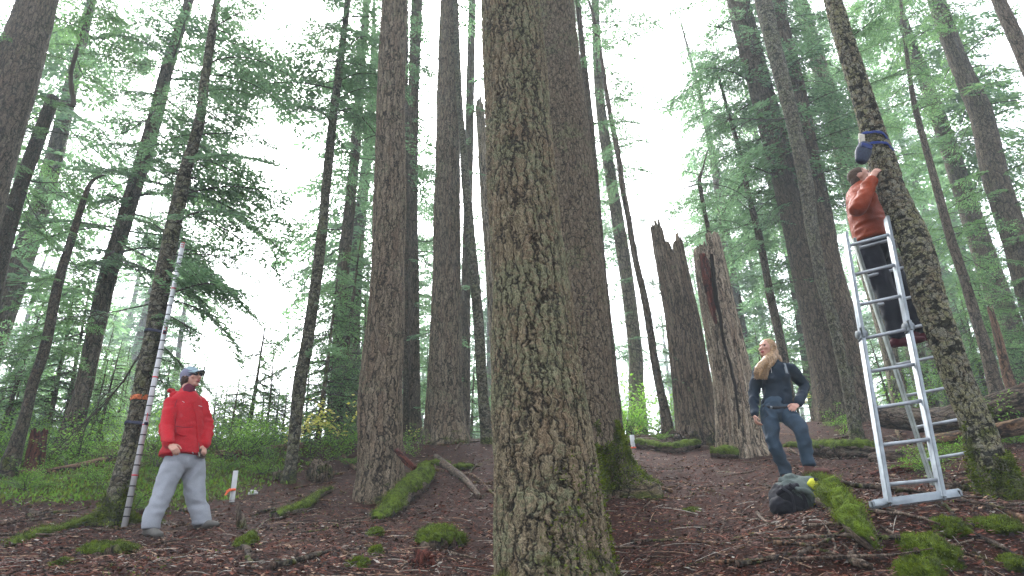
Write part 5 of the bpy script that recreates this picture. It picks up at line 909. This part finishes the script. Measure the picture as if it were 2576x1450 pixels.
# ---- blond woman
Y0 = 7.1; wr_ = thing('person', 'blond woman in a dark navy pullover and blue jeans standing beside her backpack', 'person', P(1995, 1212, 7.1)); bs = nrm([.98, -.05, 0]); bf = nrm([-.1, -1, 0])
nk = P(1945, 915, Y0); RS, LS = P(1907, 938, 7.12), P(1988, 928, 7.12); RE, RW, = P(1896, 996, 7.12), P(1897, 1046, 7.0); LE, LW = P(2023, 974, 7.2), P(2006, 1019, 6.95); hc = P(1929, 877, Y0-.01); pv = P(1954, 1028, Y0)
RH, RK, RA, RT = P(1934, 1040, 7.08), P(1947, 1117, 7.02), P(1977, 1192, 7.1), P(1962, 1216, 6.98); LH, LK, LA, LT = P(1979, 1040, 7.06), P(2014, 1080, 6.86), P(2034, 1166, 6.9), P(2062, 1186, 6.82)
hf = nrm([-.80, -.55, .14]); hu = np.array([.05, 0, 1.]); mb = MB(); A, hsd, hup = head(mb, hc, hf, hu, 1.)
cap(mb, [nk-[0, 0, .05], nk+[0, 0, .03], hc-[-.01, 0, .08]], [.07, .052, .05]); cap(mb, [nk-[0, 0, .08], P(1950, 975, Y0), pv], [.11, .105, .11], bs, .7)
for a, b, c_ in ((RS, RE, RW), (LS, LE, LW)): cap(mb, [nk-[0, 0, .06], a], [.06, .05]); cap(mb, [a, b, c_], [.045, .036, .024])
for a, b, c_, t_ in ((RH, RK, RA, RT), (LH, LK, LA, LT)): cap(mb, [pv, a], [.10, .07]); cap(mb, [a, b, c_], [.055, .038, .028])
hand(mb, RW, nrm(P(1906, 1072, 6.96)-RW), nrm([.8, -.2, 0]), np.array([.3, -1, 0]), .7, .95); hand(mb, LW, nrm(P(1984, 1030, 6.84)-LW), nrm([-.1, .7, -.7]), np.array([-.2, -.3, 1]), .45, .95)
fused('body', mb, [M['skin'], M['lip'], M['eye']], wr_, .0055, 2, pick=faceparts(A))
M['navy'] = cloth('navy_fleece', (.012, .022, .036), rough=.85); M['jean'] = cloth('blue_denim', (.03, .052, .078), 9., v=.2); M['bootb'] = cloth('brown_shoes', (.12, .055, .045)); M['blond'] = flat('blond_hair', (.30, .185, .09), .5, .4, .35, 60.)
mb = MB(); cap(mb, [nk-[0, 0, .075], P(1950, 955, Y0), P(1954, 985, Y0), P(1956, 1019, Y0)], [.145, .165, .15, .168], bs, .70, 28, .15)
mb.add(*sphere(P(1934, 957, Y0)+bf*.075, (.068, .06, .062))); mb.add(*sphere(P(1966, 955, Y0)+bf*.075, (.068, .06, .062)))
for a, b, c_ in ((RS, RE, RW), (LS, LE, LW)): cap(mb, [nk-[0, 0, .07], a], [.07, .070]); cap(mb, [a, a*.5+b*.5, b, c_+(b-c_)*.08], [.070, .064, .056, .044])
cap(mb, [nk-[0, 0, .05], nk+[0, 0, .015]], [.072, .066], bs); jk2 = fused('pullover', mb, M['navy'], wr_, .010, 3, .010, (8, 8, 10), 5)
onsurf(wr_, jk2, 'zip', [(1939, 922), (1941, 938)], .008, M['pvc']); onsurf(wr_, jk2, 'strap', [(1975, 904), (1973, 915), (1980, 940), (1992, 962), (1996, 985)], .035, M['grey'], .006, .006); onsurf(wr_, jk2, 'strap_pad', [(1971, 906), (1972, 912), (1974, 918)], .045, M['alu'], .012, .008)
mb = MB(); cap(mb, [pv+[0, 0, .05], pv-[0, 0, .03]], [.155, .162], bs, .74, 24)
for a, b, c_, r2 in ((RH, RK, RA, .060), (LH, LK, LA, .062)): cap(mb, [a+[0, 0, .02], a-[0, 0, .02], b, c_+[0, 0, .05], c_-[0, 0, .02]], [.092, .094, .070, r2, r2+.004], dome=.2)
fused('jeans', mb, M['jean'], wr_, .010, 3, .011, (10, 10, 8), 7)
jn = [c_ for c_ in wr_.children if c_.name.startswith('jeans')][0]
onsurf(wr_, jn, 'belt', [(1920, 1023), (1935, 1025), (1955, 1026), (1975, 1026), (1992, 1023)], .035, M['black'], .004, .006); onsurf(wr_, jn, 'buckle', [(1937, 1025), (1943, 1026)], .03, M['alu'], .012, .005)
onsurf(wr_, jn, 'pocket_seam', [(1925, 1030), (1932, 1044), (1922, 1052)], .006, M['black'], .002, .002)
for a, t_ in ((RA, RT), (LA, LT)): mb = MB(); boot(mb, a, t_, sole=(1 if a is LA else None)); fused('shoe', mb, M['bootb'], wr_, .008, 2)
mb = MB(); S = lambda p, r: mb.add(*sphere(p, r, hf, hsd, hup, 20, 14)); S(A(-.028, 0, .03), (.098, .089, .09)); S(A(-.05, 0, -.03), (.075, .085, .085)); S(A(-.02, -.07, -.03), (.05, .025, .07)); S(A(-.02, .07, -.03), (.05, .025, .07))
cap(mb, [A(-.06, .02, -.03), P(1946, 896, 7.06), P(1934, 918, 6.99), P(1924, 942, 6.97)], [.078, .052, .038, .010]); cap(mb, [A(-.05, -.05, -.05), P(1930, 905, 7.0), P(1917, 922, 6.96), P(1910, 950, 6.95)], [.05, .046, .036, .010]); cap(mb, [P(1935, 902, 7.03), P(1917, 914, 6.98), P(1905, 929, 6.97), P(1900, 948, 6.98)], [.04, .03, .028, .008]); cap(mb, [P(1932, 900, 7.16), P(1955, 905, 7.16), P(1960, 918, 7.16)], [.07, .055, .02])
hr = fused('hair', mb, M['blond'], wr_, .008, 2, .006, (40, 40, 9), 2)
r = random.Random(5); mb = MB()
for k in range(420):
    a = r.uniform(-1, 1); s0 = A(-.03+.05*r.uniform(-1, 1), .085*a, .10*math.sqrt(max(0, 1-a*a))+.01); 
    if r.random() < .6: e = P(1896+34*r.random(), 934+22*r.random(), 6.93+.1*r.random()); m_ = [A(.0, -.095, .02), A(-.02, -.09, -.06)] if r.random() < .3 else [A(-.06, .09*r.uniform(.2, 1), .0), P(1938, 912, 6.97+.06*r.random())]
    else: e = P(1945+20*r.random(), 905+16*r.random(), 7.08+.08*r.random()); m_ = [A(-.10, .05*a, .0), A(-.11, -.02, -.07)]
    C = spline(np.array([s0, *m_, e]), .03); C = C+np.array([vn(C*20+k), vn(C*20+k+5), vn(C*20+k+9)]).T*.006; mb.add(*tube(C, .003, 3, cap=False))
o = mb.build('hair_strands', M['blond'], wr_); o['kind'] = 'stuff'
# ---- man on the ladder
Ym = 5.65; mn = thing('person', 'man in a rust orange jacket and black trousers standing high on the ladder', 'person', P(2285, 856, Ym)); bf = nrm([.9, -.3, 0]); bs = nrm([-.3, -.95, 0])
nk = P(2168, 478, 5.62); RS, LS = P(2151, 497, 5.46), P(2196, 495, 5.80); RE, RW = P(2160, 522, 5.22), P(2193, 452, 5.16); LE, LW = P(2222, 520, 5.75), P(2222, 462, 5.5); hc = P(2166, 447, 5.62); pv = P(2196, 618, Ym)
RH, RK, RA, RT = P(2184, 632, 5.58), P(2228, 735, 5.56), P(2256, 836, 5.60), P(2287, 858, 5.56); LH, LK, LA, LT = P(2214, 632, 5.72), P(2268, 728, 5.74), P(2306, 822, 5.74), P(2338, 846, 5.70)
hf = nrm([.80, -.50, .12]); hu = np.array([0, 0, 1.]); mb = MB(); A, hsd, hup = head(mb, hc, hf, hu, 1.04)
cap(mb, [nk-[0, 0, .05], nk+[0, 0, .03], hc-[0, 0, .08]], [.08, .062, .058]); cap(mb, [nk-[0, 0, .08], P(2182, 545, Ym), pv], [.14, .14, .145], bs, .7)
for a, b, c_ in ((RS, RE, RW), (LS, LE, LW)): cap(mb, [nk-[0, 0, .06], a], [.07, .06]); cap(mb, [a, b, c_], [.055, .045, .03])
for a, b, c_, t_ in ((RH, RK, RA, RT), (LH, LK, LA, LT)): cap(mb, [pv, a], [.12, .09]); cap(mb, [a, b, c_], [.075, .055, .042])
hand(mb, RW, nrm(P(2206, 424, 5.12)-RW), nrm([.6, .5, -.3]), np.array([-.5, -.3, .8]), .6); hand(mb, LW, nrm([.25, -.45, .7]), nrm([-.6, -.5, 0]), np.array([0, -.4, .8]), .7)
fused('body', mb, [M['skin'], M['lip'], M['eye']], mn, .0055, 2, pick=faceparts(A, 1.04))
M['rust'] = cloth('rust_shell', (.25, .037, .007), rough=.6); M['blk'] = cloth('black_trousers', (.010, .011, .018)); M['maroon'] = cloth('maroon_boots', (.07, .012, .018)); M['hairs'] = cloth('short_brown_hair', (.075, .05, .035), 80.)
mb = MB(); cap(mb, [nk-[0, 0, .08], P(2178, 530, Ym), P(2186, 570, Ym), P(2195, 608, Ym)], [.175, .19, .185, .188], bs, .86, 28, .15)
for a, b, c_ in ((RS, RE, RW), (LS, LE, LW)): cap(mb, [nk-[0, 0, .07], a], [.085, .085]); cap(mb, [a, a*.5+b*.5, b, c_+(b-c_)*.08], [.085, .082, .072, .055])
cap(mb, [nk-[0, 0, .04], nk+[0, 0, .02]], [.082, .078], bs); fused('jacket', mb, M['rust'], mn, .011, 3, .010, (6, 6, 12), 9)
mb = MB(); cap(mb, [pv+[0, 0, .04], pv-[0, 0, .05]], [.155, .16], bs, .85, 24)
for a, b, c_ in ((RH, RK, RA), (LH, LK, LA)): cap(mb, [a+[0, 0, .02], a-[0, 0, .03], b, c_+[0, 0, .0]], [.105, .105, .085, .082])
fused('trousers', mb, M['blk'], mn, .011, 3, .009, (9, 9, 8), 11)
for a, t_ in ((RA, RT), (LA, LT)): mb = MB(); boot(mb, a, t_, sole=1); fused('boot', mb, M['maroon'], mn, .008, 2)
mb = MB(); mb.add(*sphere(A(-.022, 0, .032), np.array([.094, .080, .084])*1.04, hf, hsd, hup, 22, 14)); mb.add(*sphere(A(-.05, 0, -.02), np.array([.058, .078, .07]), hf, hsd, hup)); fused('hair', mb, M['hairs'], mn, .007, 1, .003, (50, 50, 50))
# ---- backpack
M['pack'] = cloth('backpack_grey_green', (.075, .095, .088)); M['packb'] = cloth('backpack_black', (.012, .012, .018)); M['yel'] = cloth('backpack_yellow', (.45, .46, .03))
c = P(2008, 1262, 5.9); g = float(gz(c[0], c[1])[0]); c[2] = g+.12; bp = thing('backpack', 'grey green backpack with a black base and yellow panels lying by the mossy log', 'backpack', c); k = 1/pxm(c); X = lambda x, y, dy=0: P(x, y, 5.9+dy)
mb = MB(); cap(mb, [X(1985, 1262), X(2010, 1252), X(2045, 1240)], [.17, .18, .13], (0, 0, 1), .9, 26); cap(mb, [X(1990, 1225, .05), X(2030, 1222, .05)], [.085, .08]); fused('sack', mb, [M['pack'], M['packb']], bp, .011, 2, .014, (11, 11, 9), 13, pick=lambda q: ((q-X(2000, 1262))@nrm(X(1960, 1295)-X(2010, 1235)) > .0).astype(int))
mb = MB(); cap(mb, [X(1962, 1275, -.08), X(2000, 1284, -.08)], [.085, .07], (0, 0, 1)); fused('front_pocket', mb, M['packb'], bp, .009, 2, .008, (14, 14, 14), 3)
mb = MB(); cap(mb, [X(1972, 1212, .0), X(1990, 1208, 0), X(2012, 1216, 0)], [.045, .05, .04]); fused('lid', mb, M['pack'], bp, .008, 2, .009, (16, 16, 16), 4)
for a, b_ in (((2040, 1214), (2056, 1222)), ((2050, 1245), (2058, 1262))): mb = MB(); cap(mb, [X(*a, -.13), X(*b_, -.15)], [.045, .05], None, .6); fused('yellow_panel', mb, M['yel'], bp, .007, 2, .005, (20, 20, 20), 5)
mb = MB(); cap(mb, [X(2006, 1232, -.17), X(2034, 1240, -.19), X(2046, 1262, -.19)], [.05, .055, .045], None, .5); fused('side_pocket', mb, M['pack'], bp, .007, 2, .008, (18, 18, 18), 6)
mb = MB(); cap(mb, [X(1958, 1240, -.14), X(1980, 1228, -.16), X(2004, 1222, -.15)], [.022, .026, .022]); fused('padded_strap', mb, M['packb'], bp, .006, 2, .004, (20, 20, 20), 7)
for pts in ([(1966, 1228), (1990, 1246), (2000, 1290)], [(1996, 1222), (2022, 1250), (2034, 1290)], [(2048, 1205), (2070, 1215), (2072, 1250), (2060, 1285)], [(2055, 1270), (2050, 1288), (2048, 1300)], [(1985, 1218), (2012, 1234), (2040, 1232)]): strip(bp, 'strap', [X(x, y, -.19) for x, y in pts], .03, M['packb'], (.9, .1, .1), .004)
# ---- details on the pale snag, moss on the root flares
mb = MB(); q = [(1768, 640, 18), (1778, 690, 24), (1791, 765, 18), (1802, 815, 6)]; C = np.array([[*P(x, y, 10.16), w/2/150] for x, y, w in q]); D = spline(C, .04); V, F = tube(D[:, :3], D[:, 3], 18, flat=.6); n = len(V); V = V*1.; V[:, :] += (np.stack([vn(V*np.array([30, 30, 3])), vn(V*np.array([30, 30, 3])+7), 0*V[:, 0]], -1)*.02); mb.add(V, F, 0, V); mb.build('rotten_core', M['red'], T20, attr='bk')
mb = MB(); C = np.array([[*P(x, y, Y_), w/2/150] for x, y, w, Y_ in [(1790, 640, 9, 10.1), (1800, 740, 12, 10.06), (1812, 800, 9, 10.04), (1822, 860, 7, 10.02), (1842, 940, 8, 10.0), (1852, 1000, 6, 10.0), (1860, 1080, 3, 10.02)]]); D = spline(C, .05); V, F = tube(D[:, :3]+np.stack([vn(D[:, :3]*6)*.015, 0*D[:, 0], 0*D[:, 0]], -1), D[:, 3], 8, flat=.5); mb.add(V, F); mb.build('crack', flat('dark_split_wood', (.012, .009, .007), 1., .1, .3), T20)
def trunk_moss(t, hmax, thr, n, seed, side=None, L=.022):
    tr = [c_ for c_ in t.children if c_.name.startswith('trunk')][0]; me = tr.data; N_ = len(me.vertices); co = np.empty(N_*3); me.vertices.foreach_get('co', co); co = co.reshape(-1, 3); no = np.empty(N_*3); me.vertices.foreach_get('normal', no); no = no.reshape(-1, 3); hb = np.empty(N_*3); me.attributes['hb'].data.foreach_get('vector', hb); hb = hb[::3]
    co = co+np.array(t['_o']); f = .5+.5*fbm(co*5+seed, 3)-hb/hmax+(0 if side is None else .5*(no@nrm(side))); idx = np.where((f > thr) & (no[:, 1] < .35) & (hb > -.35))[0]; rg = np.random.default_rng(seed); k = rg.choice(idx, n)
    B, F = blades(co[k]+rg.normal(0, .012, (n, 3))+no[k]*.012, no[k]+[0, 0, .1], L, seed, .25); mb = MB(); mb.add(B, F, 0); mb.build('moss', M['mossb'], t, smooth=False)
trunk_moss(T15, .75, .1, 14000, 1, (.8, -.3, .2)); trunk_moss(T14, 1.2, .25, 1500, 2, (.8, 0, 0)); trunk_moss(T28, .9, .15, 3000, 3); trunk_moss(T5, .6, .1, 2500, 4)
# ------------------------------------------------------------------ haze
HZ = MB(); x0, x1, y0, y1, z0, z1 = -230, 230, -9, 235, -5.3, 36.6
V_ = [[x, y, z] for x in (x0, x1) for y in (y0, y1) for z in (z0, z1)]
HZ.add(V_, np.array([[0, 1, 3, 2], [4, 6, 7, 5], [0, 4, 5, 1], [2, 3, 7, 6], [0, 2, 6, 4], [1, 5, 7, 3]]))
s = NT('haze'); pv = s.a('VolumePrincipled', {'Color': (.84, .94, 1.), 'Density': HAZE, 'Anisotropy': .2}); s.t.links.new(pv.outputs[0], s.out.inputs[1])
hz = HZ.build('haze', s.m, smooth=False); hz['kind'] = 'stuff'
for o in SC.objects:
    if '_o' in o: del o['_o']
